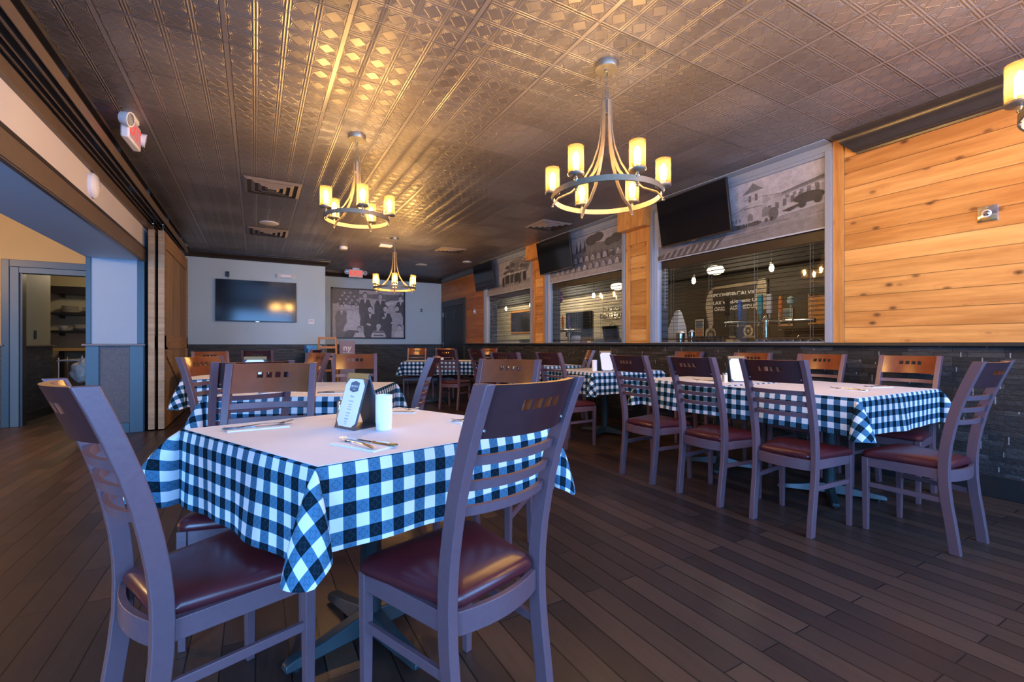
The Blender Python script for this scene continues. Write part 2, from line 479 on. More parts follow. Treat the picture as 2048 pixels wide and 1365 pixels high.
def thing(name, label, cat, loc=(0, 0, 0), rz=0, group=None):
    o = bpy.data.objects.new(name, None); COL.objects.link(o)
    o.empty_display_size = .1
    o.location = loc; o.rotation_euler = (0, 0, rz)
    return tag(o, label, cat, group)
def struct(name, mb, mat, bevel=0):
    o = mb.build(name, mat, None, bevel); o['kind'] = 'structure'; return o
def clone(o, parent=None):
    c = o.copy(); COL.objects.link(c)
    if parent: c.parent = parent
    for ch in list(o.children): clone(ch, c)
    return c
def place(o, loc, rz, label, group=None):
    o.location = loc; o.rotation_euler = (0, 0, rz); o['label'] = label
    if group: o['group'] = group
    elif 'group' in o: del o['group']
    return o
def text_mesh(name, txt, size, mat, parent, loc, rot, depth=.0008, align='CENTER', bold=0):
    cu = bpy.data.curves.new(name, 'FONT'); cu.body = txt; cu.size = size; cu.extrude = depth
    cu.align_x = align; cu.align_y = 'CENTER'; cu.offset = bold
    tmp = bpy.data.objects.new(name, cu); COL.objects.link(tmp)
    dg = bpy.context.evaluated_depsgraph_get()
    me = bpy.data.meshes.new_from_object(tmp.evaluated_get(dg))
    bpy.data.objects.remove(tmp)
    me.materials.clear(); me.materials.append(MATS[mat])
    o = bpy.data.objects.new(name, me); COL.objects.link(o)
    o.parent = parent; o.location = loc; o.rotation_euler = rot
    return o

class Print:
    """flat printed picture: polygons of one ink colour each, painted over one another"""
    def __init__(s, o, ex, ey, w, h):
        s.o = Vector(o); s.ex = Vector(ex).normalized() * w; s.ey = Vector(ey).normalized() * h
        s.n = s.ex.cross(s.ey).normalized(); s.b = bmesh.new(); s.k = 0; s.asp = w / h
        s.cl = s.b.loops.layers.color.new('print') if False else None
        s.cols = []; s.gain = 1.0
    def poly(s, pts, g):
        if not isinstance(g, tuple): g = (g * 1.0, g * .965, g * 1.0)
        g = tuple(min(.9, q * s.gain) for q in g)
        s.k += 1
        vs = [s.b.verts.new(s.o + s.ex * min(max(x, 0), 1) + s.ey * min(max(y, 0), 1) + s.n * (.00012 * s.k)) for x, y in pts]
        try:
            s.b.faces.new(vs); s.cols.append(g)
        except ValueError: pass
    def rect(s, x0, y0, x1, y1, g): s.poly([(x0, y0), (x1, y0), (x1, y1), (x0, y1)], g)
    def ell(s, x, y, rx, ry, g, a=0, n=14):
        P = []
        for i in range(n):
            q = 2 * PI * i / n; c, d = rx * math.cos(q), ry * math.sin(q)
            P.append((x + c * math.cos(a) - d * math.sin(a) / s.asp, y + c * math.sin(a) * s.asp + d * math.cos(a)))
        s.poly(P, g)
    def build(s, name, parent):
        me = bpy.data.meshes.new(name); s.b.to_mesh(me); s.b.free()
        at = me.color_attributes.new('print', 'FLOAT_COLOR', 'CORNER')
        for p, g in zip(me.polygons, s.cols):
            for li in p.loop_indices: at.data[li].color = g + (1,)
        me.materials.append(MATS['print'])
        o = bpy.data.objects.new(name, me); COL.objects.link(o); o.parent = parent
        return o

# ================================================================== THE ROOM
H = 2.87
XR = 4.50          # cedar / window wall
XL = -1.20         # wall with the wide opening on the left
YF = -1.55         # street front behind the camera
YT = 10.55         # short wall with the television
YB = 12.0          # far wall with the photograph
XB = 8.0           # back wall of the bar room
struct('floor', MB().box(-6.6, 8.2, YF - .15, 17.2, -.1, 0), 'floor')
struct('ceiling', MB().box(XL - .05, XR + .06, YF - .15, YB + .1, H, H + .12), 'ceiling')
# side room and bar room have plain ceilings
struct('ceiling_side_room', MB().box(-6.6, XL - .05, YF - .15, 13.2, H, H + .12), 'wall_ochre')
struct('ceiling_bar_room', MB().box(XR + .06, 8.2, YF - .15, 17.2, H, H + .12), 'wall_dark')
# street front: piers, sill and head around three openings
f = MB()
f.box(-2.05, 8.2, YF - .15, YF, 0, .72).box(-6.6, -2.05, YF - .15, YF, 0, .08).box(-6.6, 8.2, YF - .15, YF, 2.5, H)
for a, b in ((-6.6, -4.8), (-2.05, -.85), (1.45, 1.95), (4.25, 8.2)): f.box(a, b, YF - .15, YF, .08, 2.5)
struct('wall_front', f, 'wall_blue')

# right wall: cedar in front of studs, around three windows and a door
WIN = [(2.13, 4.27), (4.73, 6.74), (7.17, 9.21)]       # frame outsides along Y
f = MB()
f.box(XR + .02, XR + .30, YF, 2.13, 0, H)
f.box(XR + .02, XR + .30, 2.13, 9.21, 0, 1.06)
f.box(XR + .02, XR + .30, 9.21, 10.29, 0, H)
f.box(XR + .02, XR + .30, 11.9, YB, 0, H)
f.box(XR + .02, XR + .30, 10.29, 11.9, 2.22, H)
for a, b in ((4.27, 4.73), (6.74, 7.17)): f.box(XR + .02, XR + .30, a, b, 1.06, H)
f.box(XR + .02, XR + .30, 2.13, 9.21, 2.80, H)
struct('wall_right', f, 'lap_grey')
struct('wall_right_cedar', MB().box(XR, XR + .02, YF, 2.045, 1.08, H), 'cedar_boards')
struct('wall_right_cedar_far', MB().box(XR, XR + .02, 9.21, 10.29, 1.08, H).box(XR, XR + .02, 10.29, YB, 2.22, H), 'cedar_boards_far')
struct('wall_right_stone', MB().box(XR - .02, XR + .02, YF, 10.29, .0, 1.055), 'ledger_stone')
struct('trim_1', MB().box(XR - .075, XR + .02, YF, 10.29, 1.052, 1.078), 'cap_stone', .004)
struct('baseboard_right', MB().box(XR - .04, XR, YF, 10.29, 0, .155), 'black', .004)
# corner board and head board beside the first window
struct('trim_2', MB().box(XR - .022, XR, 2.045, 2.13, 1.078, H), 'cedar_post', .002)
# crown over the cedar (ends in a mitred return) and along the rest of the room
def crown_profile(d=.115, hgt=.135):
    return [(0, 0), (.012, 0), (.016, .012), (.03, .018), (.035, .03), (.05, .045), (.075, .07), (.088, .092), (.09, .104), (d - .012, .108), (d, .116), (d, hgt), (0, hgt)]
def crown(name, p0, p1, nrm, mat='trim_dark', mitre0=0, mitre1=0, k=1.0, mid=None):
    """profile out along nrm, swept from p0 to p1 at the ceiling"""
    p0 = Vector(p0); p1 = Vector(p1); n = Vector(nrm); d = (p1 - p0).normalized()
    mb = MB(); L = []
    pr = crown_profile()
    for q, mi, sg in ((p0, mitre0, 1), (p1, mitre1, -1)):
        L.append([q + n * a * k + Vector((0, 0, -(.135 - b) * k)) + d * sg * mi * (a * k) for a, b in pr])
    mb.loops(L)
    return struct(name, mb, mat)
crown('trim_3', (XR, 1.93, H), (XR, YF, H), (-1, 0, 0), mitre0=-1, k=1.3)
crown('trim_4', (XR, YB, H), (XR, 9.25, H), (-1, 0, 0), mitre0=1)
crown('trim_5', (1.31, YB, H), (XR, YB, H), (0, -1, 0), mitre1=1)
crown('trim_6', (XL, YT, H), (1.31, YT, H), (0, -1, 0), mitre0=1, mitre1=-1)
crown('trim_7', (1.31, YT, H), (1.31, YB, H), (1, 0, 0), mitre0=-1)
crown('trim_8', (XL, YF, H), (XL, YT, H), (1, 0, 0), mitre1=1)
# grey painted head strip above the windows where the tiles stop
struct('trim_9', MB().box(XR - .035, XR + .02, 2.13, 9.21, 2.80, H).box(XR - .16, XR - .035, 2.13, 9.21, H - .012, H - .002), 'frame_grey', .003)

# windows: grey frame, pane, printed mural in the head, blind behind the glass
def mural_town(P):
    P.rect(0, 0, 1, 1, .50)
    P.rect(0, .62, 1, 1, .55); P.rect(.3, .8, 1, 1, .60)
    P.poly([(0, 0), (1, 0), (1, .36), (.5, .25), (0, .28)], .28)
    P.poly([(.30, .0), (1, .0), (1, .20), (.5, .12)], .24)
    for k in range(16):
        x = random.uniform(.35, 1); P.poly([(x - .1, .1 + .01 * k), (x + .12, .11 + .01 * k), (x + .10, .125 + .01 * k)], random.choice((.18, .32, .36)))
    P.poly([(.46, .26), (.60, .30), (1, .40), (1, .74), (.80, .66), (.70, .70), (.62, .60), (.52, .50), (.46, .36)], .46)
    P.poly([(.60, .58), (.70, .56), (.70, .83), (.60, .80)], .54)
    P.poly([(.59, .80), (.71, .83), (.68, .88), (.65, .96), (.62, .87)], .22)
    P.rect(.625, .66, .64, .76, .18); P.rect(.66, .66, .675, .77, .18)
    P.poly([(.80, .66), (1, .76), (1, .72), (.80, .62)], .18); P.poly([(.82, .60), (1, .69), (1, .66), (.82, .57)], .62)
    for k in range(7):
        x = .73 + .038 * k; P.rect(x, .42 + .02 * k, x + .018, .52 + .022 * k, .15)
    for k in range(5):
        x = .49 + .02 * k; P.rect(x, .36, x + .01, .42, .2)
    def line(x0, y0, x1, y1, g=.2, w=.004): P.poly([(x0, y0), (x1, y1), (x1, y1 + w * 2.2), (x0, y0 + w * 2.2)], g)
    line(.70, .70, .80, .66, .25); line(.80, .66, 1, .76, .12, .006); line(.70, .60, 1, .70, .34); line(.60, .56, .70, .55, .2, .006); line(.60, .70, .70, .70, .3); line(.46, .40, .60, .52, .3); line(.52, .50, .62, .60, .25, .006)
    P.poly([(.70, .36), (.74, .37), (.74, .48), (.72, .52), (.70, .48)], .22); P.poly([(.62, .34), (.65, .35), (.65, .44), (.635, .47), (.62, .44)], .22)
    for k in range(5): P.rect(.82 + .034 * k, .57 + .014 * k, .838 + .034 * k, .615 + .014 * k, .2)
    P.ell(.5, .30, .07, .05, .16); P.ell(.56, .28, .06, .04, .12); P.ell(.66, .29, .04, .035, .10)
    P.ell(.76, .38, .025, .10, .12)
    for k in range(26):
        x = random.uniform(.42, .84); P.ell(x, .27 + .10 * (x - .42), .005, .035, random.choice((.04, .07, .1)))
    P.ell(.93, .50, .07, .08, .04); P.ell(.90, .41, .018, .055, .03); P.ell(.97, .43, .018, .055, .03)
    P.poly([(.80, .38), (.86, .42), (.91, .45), (.90, .41), (.84, .35)], .05)
    P.poly([(0, 0), (.42, 0), (.5, .22), (.35, .20), (0, .08)], .10)
    for k in range(9):
        x = .04 + .045 * k; P.poly([(x, .02), (x + .018, .02), (x + .05, .15), (x + .04, .16)], .34)
def player(P, x, y, s, suit=.55, face=.62):
    P.poly([(x - s * .5, y), (x + s * .5, y), (x + s * .42, y + s * 1.5), (x + s * .2, y + s * 1.9), (x - s * .2, y + s * 1.9), (x - s * .42, y + s * 1.5)], suit)
    for k in range(3): P.rect(x - s * .42, y + s * (.4 + .4 * k), x + s * .42, y + s * (.52 + .4 * k), suit * .3)
    P.ell(x, y + s * 2.3, s * .22, s * .45, face); P.ell(x, y + s * 2.65, s * .26, s * .22, .08)
def mural_team(P):
    P.rect(0, 0, 1, 1, .50); P.rect(0, 0, 1, .34, .24); P.rect(0, 0, 1, .14, .42)
    P.poly([(0, .3), (1, .32), (1, .78), (.8, .72), (.6, .78), (.4, .62), (0, .6)], .20)
    for x, y, r in ((.62, .84, .08), (.70, .88, .07), (.92, .74, .07), (.84, .70, .06)): P.ell(x, y, r, r * 1.6, .08)
    for x in (.42, .47, .53, .30): P.poly([(x - .02, .6), (x + .02, .6), (x, .92)], .08)
    for k in range(26):
        P.poly([(k / 26, .34), (k / 26 + .03, .34), (k / 26 + .02, .5 + random.uniform(-.05, .1)), (k / 26 + .01, .52)], random.choice((.06, .12, .35)))
    for k in range(12): player(P, .10 + .077 * k, .36, .052, random.choice((.6, .12, .5)))
    for k in range(11): player(P, .14 + .08 * k, .16, .048, random.choice((.62, .5, .58)))
def mural_crowd(P):
    P.rect(0, 0, 1, 1, .48); P.rect(0, 0, 1, .3, .30)
    P.poly([(.5, .6), (.9, .5), (1, .8), (.8, 1), (.55, .95)], .20)
    for k in range(24): P.ell(random.uniform(.45, .9), random.uniform(.55, .95), .05, .06, random.choice((.1, .25, .5)))
    for k in range(22):
        x = .40 + .5 * k / 22; P.ell(x, .38 + random.uniform(-.05, .05), .02, .16, random.choice((.03, .06, .3)))
        P.ell(x, .56, .010, .03, .6)
    P.rect(.0, .0, 1, .16, .40)
MUR = [mural_town, mural_team, mural_crowd]
mur_lab = ['black and white mural of a towered building and carriages above the nearest bar window',
           'black and white mural of a uniformed ball team among trees above the middle bar window',
           'small black and white mural of a crowd above the farthest bar window']
for i, (a, b) in enumerate(WIN):
    nm = 'window_%d' % (i + 1)
    w = bpy.data.objects.new(nm, None); COL.objects.link(w); w['kind'] = 'structure'
    fr = MB(); t_ = .055
    for y0, y1 in ((a, a + t_), (b - t_, b)): fr.box(XR - .045, XR + .10, y0, y1, 1.078, 2.80)
    fr.box(XR - .03, XR + .10, a + t_, b - t_, 1.06, 1.09).box(XR - .03, XR + .10, a + t_, b - t_, 2.765, 2.80)
    fr.build('window_frame', 'frame_grey', w, .004)
    fi = MB()
    for y0, y1 in ((a + t_, a + t_ + .016), (b - t_ - .05, b - t_)): fi.box(XR - .01, XR + .06, y0, y1, 1.09, 2.765)
    fi.build('window_stop', 'frame_light', w, .002)
    MB().box(XR + .022, XR + .027, a + t_, b - t_, 1.09, 2.12).build('window_pane', 'window_glass', w)
    m = thing('window_mural', mur_lab[i], 'mural')
    ya, yb = a + .07, b - .105
    MB().box(XR + .004, XR + .014, ya, yb, 2.13, 2.765).build('backing_board', 'off_white', m)
    P = Print((XR + .003, yb, 2.13), (0, -1, 0), (0, 0, 1), yb - ya, .635); MUR[i](P); P.build('printed_picture', m)
    MB().box(XR - .004, XR + .003, ya, yb, 2.118, 2.132).build('lower_rail', 'frame_light', m)
    bl = thing('window_blind', ['dark wooden slat blind lowered across the nearest bar window', 'dark wooden slat blind lowered across the middle bar window', 'dark wooden slat blind lowered across the farthest bar window'][i], 'blind')
    MB().box(XR + .05, XR + .062, ya + .01, yb - .005, 2.02, 2.14).box(XR + .05, XR + .12, ya + .01, yb - .005, 2.12, 2.14).build('valance', 'blind', bl, .003)
    sl = MB(); z = 1.155
    while z < 2.01:
        sl.box(XR + .058, XR + .104, ya + .015, yb - .01, z, z + .0026); z += .0445
    sl.build('slats', 'blind_slat', bl)
    MB().box(XR + .06, XR + .105, ya + .015, yb - .01, 1.118, 1.136).build('bottom_rail', 'blind', bl, .003)
    cd = MB()
    for q in (.08, .36, .64, .92):
        y = ya + (yb - ya) * q
        for dx in (.056, .106): cd.box(XR + dx, XR + dx + .0012, y - .002, y + .002, 1.12, 2.03)
    cd.build('ladder_cords', 'cord', bl)
    if i == 0: MB().tube([(XR + .048, yb - .07, 2.03), (XR + .046, yb - .07, 1.52)], .004, 6).build('tilt_wand', 'frame_light', bl)
# cedar pillars between windows, with a boxed capital
for k, (a, b) in enumerate(((4.27, 4.73), (6.74, 7.17))):
    struct('trim_%d' % (10 + 2 * k), MB().box(XR - .012, XR + .02, a, b, 1.078, H), 'cedar_boards_small')
    q = MB()
    q.box(XR - .03, XR - .012, a + .005, a + .07, 1.078, 2.42).box(XR - .03, XR - .012, b - .085, b - .005, 1.078, 2.42).box(XR - .03, XR - .012, a + .005, b - .005, 2.42, 2.60)
    q.box(XR - .16, XR - .012, a - .02, b + .02, 2.60, H)
    struct('trim_%d' % (11 + 2 * k), q, 'cedar_post', .004)
# far door on the right wall
d = bpy.data.objects.new('door_1', None); COL.objects.link(d); d['kind'] = 'structure'
MB().box(XR - .02, XR + .12, 10.29, 10.42, 0, 2.22).box(XR - .02, XR + .12, 11.80, 11.93, 0, 2.22).box(XR - .02, XR + .12, 10.42, 11.80, 2.06, 2.22).build('door_frame', 'door_frame_grey', d, .006)
MB().box(XR + .0, XR + .05, 10.42, 11.80, .01, 2.06).build('door_leaf', 'door_dark', d)
for z in (1.86, 1.05): MB().box(XR - .024, XR - .016, 11.77, 11.82, z - .06, z + .06).build('hinge', 'steel', d)
P = Print((XR - .002, 11.35, 1.70), (0, -1, 0), (0, 0, 1), .5, .25)
for x, y in ((.05, .35), (.18, .8), (.55, .15), (.72, .95)): P.ell(x, y, .03, .06, .5)
P.poly([(.535, .15), (.565, .15), (.565, .8), (.535, .8)], .22); P.poly([(.55, .78), (.72, .93), (.70, .97), (.54, .84)], .22)
P.build('door_emblem', d)

# walls at the back
struct('wall_tv', MB().box(XL - .2, 1.31, YT, YT + .12, 0, H).box(1.19, 1.31, YT + .12, YB, 0, H), 'wall_blue')
struct('wall_back', MB().box(1.31, XR + .3, YB, YB + .15, 0, H), 'wall_blue')
struct('trim_14', MB().box(XL, 1.335, YT - .025, YT, 0, 1.045).box(1.31, 1.335, YT, YB, 0, 1.045), 'ledger_stone_back')
struct('trim_15', MB().box(1.335, XR, YB - .025, YB, 0, 1.045), 'ledger_stone_back')
struct('trim_16', MB().box(XL, 1.35, YT - .04, YT, 1.045, 1.06).box(1.335, XR, YB - .04, YB, 1.045, 1.06), 'trim_teal_light', .003)
struct('trim_17', MB().box(1.27, 1.345, YT - .035, YT + .08, 0, 1.05), 'trim_teal_light', .003)

# left wall: pier from Y=7.05 to the television wall, deep header over the opening
struct('wall_left', MB().box(-1.72, XL, 7.05, YT, 0, H), 'wall_soffit')
struct('wall_left_header', MB().box(-1.72, XL, YF, 7.05, 2.08, H), ['wall_soffit'])
struct('wall_left_band', MB().box(XL, XL + .006, YF, 7.0, 2.25, 2.52), 'wall_band')
struct('trim_18', MB().box(XL, XL + .02, YF, 7.12, 2.078, 2.25).box(XL - .02, XL + .012, YF, 7.05, 2.07, 2.08), 'trim_brown', .003)
struct('trim_19', MB().box(XL + .02, XL + .026, YF, 7.12, 2.225, 2.25), 'trim_dark')
struct('trim_20', MB().box(XL, XL + .035, YF, 9.6, 2.50, 2.62), 'trim_brown', .003)
struct('wall_column_face', MB().box(-1.672, -1.25, 7.04, 7.052, 1.07, 2.08), 'wall_column')
# column: upper panel with casings, wainscot and cap on the face that looks to the front
q = MB()
q.box(-1.72, -1.672, 7.03, 7.05, 1.07, 2.08).box(-1.25, XL + .006, 7.03, 7.05, 1.07, 2.08)
q.box(XL, XL + .02, 7.03, 7.13, 0, 2.08)
struct('trim_21', q, 'trim_teal', .003)
q = MB()
q.box(-1.72, -1.60, 7.02, 7.05, 0, 1.045).box(-1.32, XL + .01, 7.02, 7.05, 0, 1.045).box(-1.60, -1.32, 7.02, 7.05, 0, .12)
struct('trim_22', q, 'trim_teal', .003)
struct('trim_23', MB().box(-1.60, -1.32, 7.035, 7.05, .12, 1.045), 'slate_panel')
struct('trim_24', MB().box(-1.75, XL + .03, 6.995, 7.06, 1.045, 1.068), 'trim_brown', .004)
struct('trim_25', MB().box(XL, XL + .022, 7.13, YT, 0, 1.05), 'ledger_stone_dark')

# side room: ochre wall with a cased opening into the service hall
YO = 8.23
struct('wall_ochre', MB().box(-6.6, -2.80, YO, YO + .12, 0, H).box(-2.80, -1.72, YO, YO + .12, 2.14, H), 'wall_ochre')
struct('wall_side', MB().box(-6.75, -6.6, YF, 13.2, 0, H), 'wall_ochre')
d = bpy.data.objects.new('door_2', None); COL.objects.link(d); d['kind'] = 'structure'
MB().box(-2.815, -2.74, YO - .025, YO, 0, 2.15).box(-2.74, -1.72, YO - .025, YO, 2.06, 2.15).build('door_casing_outer', 'trim_teal', d, .004)
MB().box(-2.74, -2.655, YO - .015, YO + .12, 0, 2.06).box(-2.655, -1.72, YO - .015, YO + .12, 1.985, 2.06).build('door_casing_inner', 'trim_teal_light', d, .004)
MB().box(-2.655, -2.63, YO + .01, YO + .13, 0, 1.985).build('door_stop', 'black', d)
struct('trim_26', MB().box(-6.6, -2.815, YO - .02, YO, .0, 1.04), 'ledger_stone_back')
struct('trim_27', MB().box(-6.6, -2.79, YO - .05, YO, 1.04, 1.06), 'trim_brown', .003)
struct('wall_hall_left', MB().box(-2.86, -2.76, YO + .12, 9.62, 0, H), 'wall_hall')
struct('trim_28', MB().box(-2.76, -2.735, YO + .12, 9.62, .0, 1.03), 'ledger_stone_dark')
struct('trim_29', MB().box(-2.76, -2.70, YO + .12, 9.65, 1.03, 1.05), 'trim_brown', .003)
struct('baseboard_hall', MB().box(-2.735, -2.72, YO + .12, 9.62, 0, .13), 'black')
struct('wall_hall_back', MB().box(-6.6, XL, 12.4, 12.55, 0, H), 'wall_hall')
struct('wall_hall_right', MB().box(-1.72, -1.2, YT, 12.4, 0, H), 'wall_hall')

# bar room beyond the windows
struct('wall_bar_back', MB().box(XB, XB + .15, YF, 8.35, 0, H), 'lap_olive')
struct('wall_bar_back_cream', MB().box(XB - .02, XB + .15, 8.35, 17.2, 0, H), 'lap_cream')
struct('trim_30', MB().box(XB - .06, XB - .02, 8.28, 8.36, 0, 2.35), 'black')
struct('trim_31', MB().box(XB - .35, XB, YF, 17.0, 2.42, H), 'wall_dark')
struct('wall_bar_end', MB().box(XR + .3, XB, 17.0, 17.15, 0, H), 'lap_grey')
struct('wall_bar_inner', MB().box(XR + .15, XR + .30, YB + .15, 17.0, 0, H), 'lap_grey')

# ================================================================== CHAIRS
def post_y(z):            # centre line of a rear post (0 = back face of its foot)
    pts = [(0, .0225), (.12, .036), (.25, .055), (.36, .066), (.46, .066), (.56, .056), (.68, .034), (.80, .000), (.90, -.036), (.982, -.070)]
    for (a, b), (c, d) in zip(pts, pts[1:]):
        if z <= c: return b + (d - b) * (z - a) / (c - a)
    return pts[-1][1]
def half_w(z): return .163 + .009 * z / .972
def make_chair():
    t = thing('dining_chair', 'chair', 'chair')
    for s in (-1, 1):
        mb = MB(); L = []
        for z in (0, .08, .16, .25, .34, .42, .48, .55, .62, .70, .78, .86, .92, .982):
            x = s * half_w(z); y = post_y(z); w = .0145; dd = .0225
            L.append([Vector((x - w, y - dd, z)), Vector((x + w, y - dd, z)), Vector((x + w, y + dd, z)), Vector((x - w, y + dd, z))])
        mb.loops(L); mb.build('leg', 'chair_frame', t, .0025)
        mb = MB(); x0 = s * .192
        L = []
        for z, k in ((0, .012), (.36, .0155), (.418, .0155)):
            L.append([Vector((x0 - k, .405 - k, z)), Vector((x0 + k, .405 - k, z)), Vector((x0 + k, .405 + k, z)), Vector((x0 - k, .405 + k, z))])
        mb.loops(L); mb.build('leg', 'chair_frame', t, .002)
        mb = MB(); mb.bar([(s * .165, .075, .262), (s * .191, .40, .262)], .014, .026); mb.build('stretcher', 'chair_frame', t, .0015)
    mb = MB()
    for s in (-1, 1): mb.bar([(s * .163, .08, .392), (s * .192, .40, .392)], .018, .052)
    mb.bar([(-.19, .405, .392), (.19, .405, .392)], .018, .052)
    n = 10
    mb.bar([(-.152 + .304 * i / n, .066 - .030 * (1 - (2 * i / n - 1) ** 2), .388) for i in range(n + 1)], .018, .060)
    mb.build('seat_frame', 'chair_frame', t, .0015)
    # cushion: trapezoid with round corners and a domed top
    def outline(k, ins):
        P = []
        wr, wf, y0, y1, rad = .158 - ins, .212 - ins, .070 + ins, .425 - ins, .045
        for cx, cy, a0 in ((wf, y1, 0), (-wf, y1, 90), (-wr, y0, 180), (wr, y0, 270)):
            r = rad if cy == y1 else rad * .8
            ox = cx - r if cx > 0 else cx + r; oy = cy - r if cy == y1 else cy + r
            for i in range(6):
                q = R(a0 + 90 * i / 5); P.append((ox + r * math.cos(q), oy + r * math.sin(q)))
        if True:   # bow the back edge
            P = [(x, y - (.030 * max(0, 1 - (x / .158) ** 2) if y < .11 else 0)) for x, y in P]
        return [Vector((x, y, k)) for x, y in P]
    mb = MB()
    mb.loops([outline(.418, .004), outline(.424, -.002), outline(.436, -.004), outline(.448, .002), outline(.457, .014), outline(.463, .040), outline(.466, .075), outline(.467, .105)], True, True)
    mb.build('seat', 'vinyl', t)
    # curved crest panel with four square windows
    def curve(name, z0, z1, mat, th, bow, holes=None):
        xs = [-.156, -.13, -.105, -.080]
        if holes:
            hw, gap, c0 = .0125, .036, 0
            for k in range(4):
                c = (k - 1.5) * gap; xs += [c - hw, c + hw]
        else: xs += [-.04, 0, .04]
        xs += [.080, .105, .13, .156]; xs = sorted(set(round(x, 5) for x in xs))
        zs = [z0, z1] if not holes else [z0, z0 + (z1 - z0) * .5, z0 + (z1 - z0) * .70, z1]
        b = MB(); V = {}
        for i, x in enumerate(xs):
            for j, z in enumerate(zs):
                y = post_y(z) - bow * (1 - (x / .156) ** 2) + .004
                for k, o in ((0, -th / 2), (1, th / 2)): V[i, j, k] = b.b.verts.new((x, y + o, z))
        def hole(i, j):
            if not holes or j != 1: return False
            c = (xs[i] + xs[i + 1]) / 2
            return any(abs(c - (k - 1.5) * .036) < .005 for k in range(4))
        nx, nz = len(xs) - 1, len(zs) - 1
        for i in range(nx):
            for j in range(nz):
                if hole(i, j): continue
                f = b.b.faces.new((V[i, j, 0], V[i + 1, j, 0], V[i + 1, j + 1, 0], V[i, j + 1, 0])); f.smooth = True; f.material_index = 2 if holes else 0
                f = b.b.faces.new((V[i, j, 1], V[i, j + 1, 1], V[i + 1, j + 1, 1], V[i + 1, j, 1])); f.smooth = True
        def solid(i, j): return 0 <= i < nx and 0 <= j < nz and not hole(i, j)
        for i in range(nx + 1):
            for j in range(nz):
                if solid(i - 1, j) != solid(i, j): b.b.faces.new((V[i, j, 0], V[i, j, 1], V[i, j + 1, 1], V[i, j + 1, 0]))
        for i in range(nx):
            for j in range(nz + 1):
                if solid(i, j - 1) != solid(i, j):
                    f = b.b.faces.new((V[i, j, 0], V[i + 1, j, 0], V[i + 1, j, 1], V[i, j, 1]))
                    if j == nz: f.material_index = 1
        return b.build(name, mat, t)
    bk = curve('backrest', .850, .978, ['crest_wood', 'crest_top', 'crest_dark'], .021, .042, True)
    for z in (.795, .732, .668): curve('slat', z - .012, z + .012, ['chair_frame', 'chair_frame'], .014, .036)
    sc = MB()
    for s in (-1, 1):
        sc.lathe([(.0045, 0), (.0045, .004), (.002, .006)], (0, 0, 0), 8, Matrix.Translation((s * .145, post_y(.87) - .011, .87)) @ Matrix.Rotation(R(90), 4, 'X'))
    sc.build('screw', 'screw', bk)
    return t
chair = make_chair()
G1, G2, G3 = 'chairs around the near square table', 'chairs around the second square table', 'chairs along the cedar wall tables'
G4 = 'chairs around the far tables'
chairs = [
 (.581, 1.017, 17.4, 'nearest dining chair, its back towards the camera, scuffed orange-edged crest, at near table', G1),
 (-.315, 1.45, -67, 'dining chair at far left of near table, worn pale crest edge, seen from behind', G1),
 (.055, 2.30, 167.4, 'dining chair facing the camera behind the near table, crest half lit orange', G1),
 (1.213, 2.231, 128, 'dining chair at right far corner of near table, partly hidden behind the nearest chair', G1),
 (-.019, 2.72, 13, 'dining chair back to back with the camera-facing chair, tucked under second table', G2),
 (-.28, 3.80, 233, 'dining chair beside the sliding barn doors with orange lit crest, left of second table', G2),
 (1.0, 3.0, 64, 'dining chair seen exactly edge-on, right of the second table', G2),
 (.754, 4.124, 169, 'dining chair on the far side of second table, crest showing above the near menu stand', G2),
 (2.636, 1.539, -88, 'aisle-side dining chair nearest the camera in the row along the cedar wall', G3),
 (2.627, 2.092, -89.6, 'second aisle-side dining chair from the camera in the cedar wall row', G3),
 (2.601, 2.652, -89.6, 'third aisle-side dining chair from the camera in the cedar wall row', G3),
 (2.685, 3.90, -84, 'aisle-side dining chair with red-brown crest, seen between third row chair and nearest chair', G3),
 (3.247, .874, -2.5, 'dining chair at head of the cedar wall row, rightmost in the picture, back to camera', G3),
 (4.25, 1.52, 92, 'dining chair by the stone wall with orange crest, nearest of the wall-side chairs', G3),
 (4.22, 2.12, 93, 'second wall-side dining chair with orange crest, against stone wainscot', G3),
 (4.24, 2.76, 93, 'third wall-side dining chair, crest showing above the aisle chairs and salt shakers', G3),
 (4.36, 3.62, 92, 'fourth wall-side dining chair, orange crest between two aisle chairs', G3),
 (4.02, 5.02, 62, 'wall-side dining chair seen edge-on below the middle bar window', G3),
 (2.316, 4.186, -66, 'dining chair with dark crest standing left of the row, below farthest bar window', G4),
 (2.713, 6.929, -50, 'dining chair with back to camera in front of the farthest chequered table', G4),
 (3.058, 6.487, -80, 'narrow-looking dining chair turned sideways right of the farthest chequered table', G4),
 (4.05, 8.15, 120, 'dining chair with bright orange crest behind the row, below farthest bar window', G4),
 (2.79, 8.80, 155, 'dining chair behind left end of the farthest chequered table', G4),
 (3.30, 8.60, 155, 'dining chair behind the middle of the farthest chequered table', G4),
 (.49, 4.86, 112, 'dining chair partly hidden left of the crest behind the second table', G4),
 (-.45, 6.35, 195, 'dining chair behind the barn door side chair, crest lit orange at one end', G4),
 (.032, 6.90, -10, 'dark dining chair straight below the television, menu stand before its crest', G4),
 (.75, 7.5, 60, 'dining chair turned edge-on right of the table below the television', G4),
]
c0 = chair
for i, (x, y, r, lab, g) in enumerate(chairs):
    o = c0 if i == 0 else clone(c0)
    place(o, (x, y, 0), R(r), lab, g)
# worn top edge on two nearest chairs is part of the crest top material

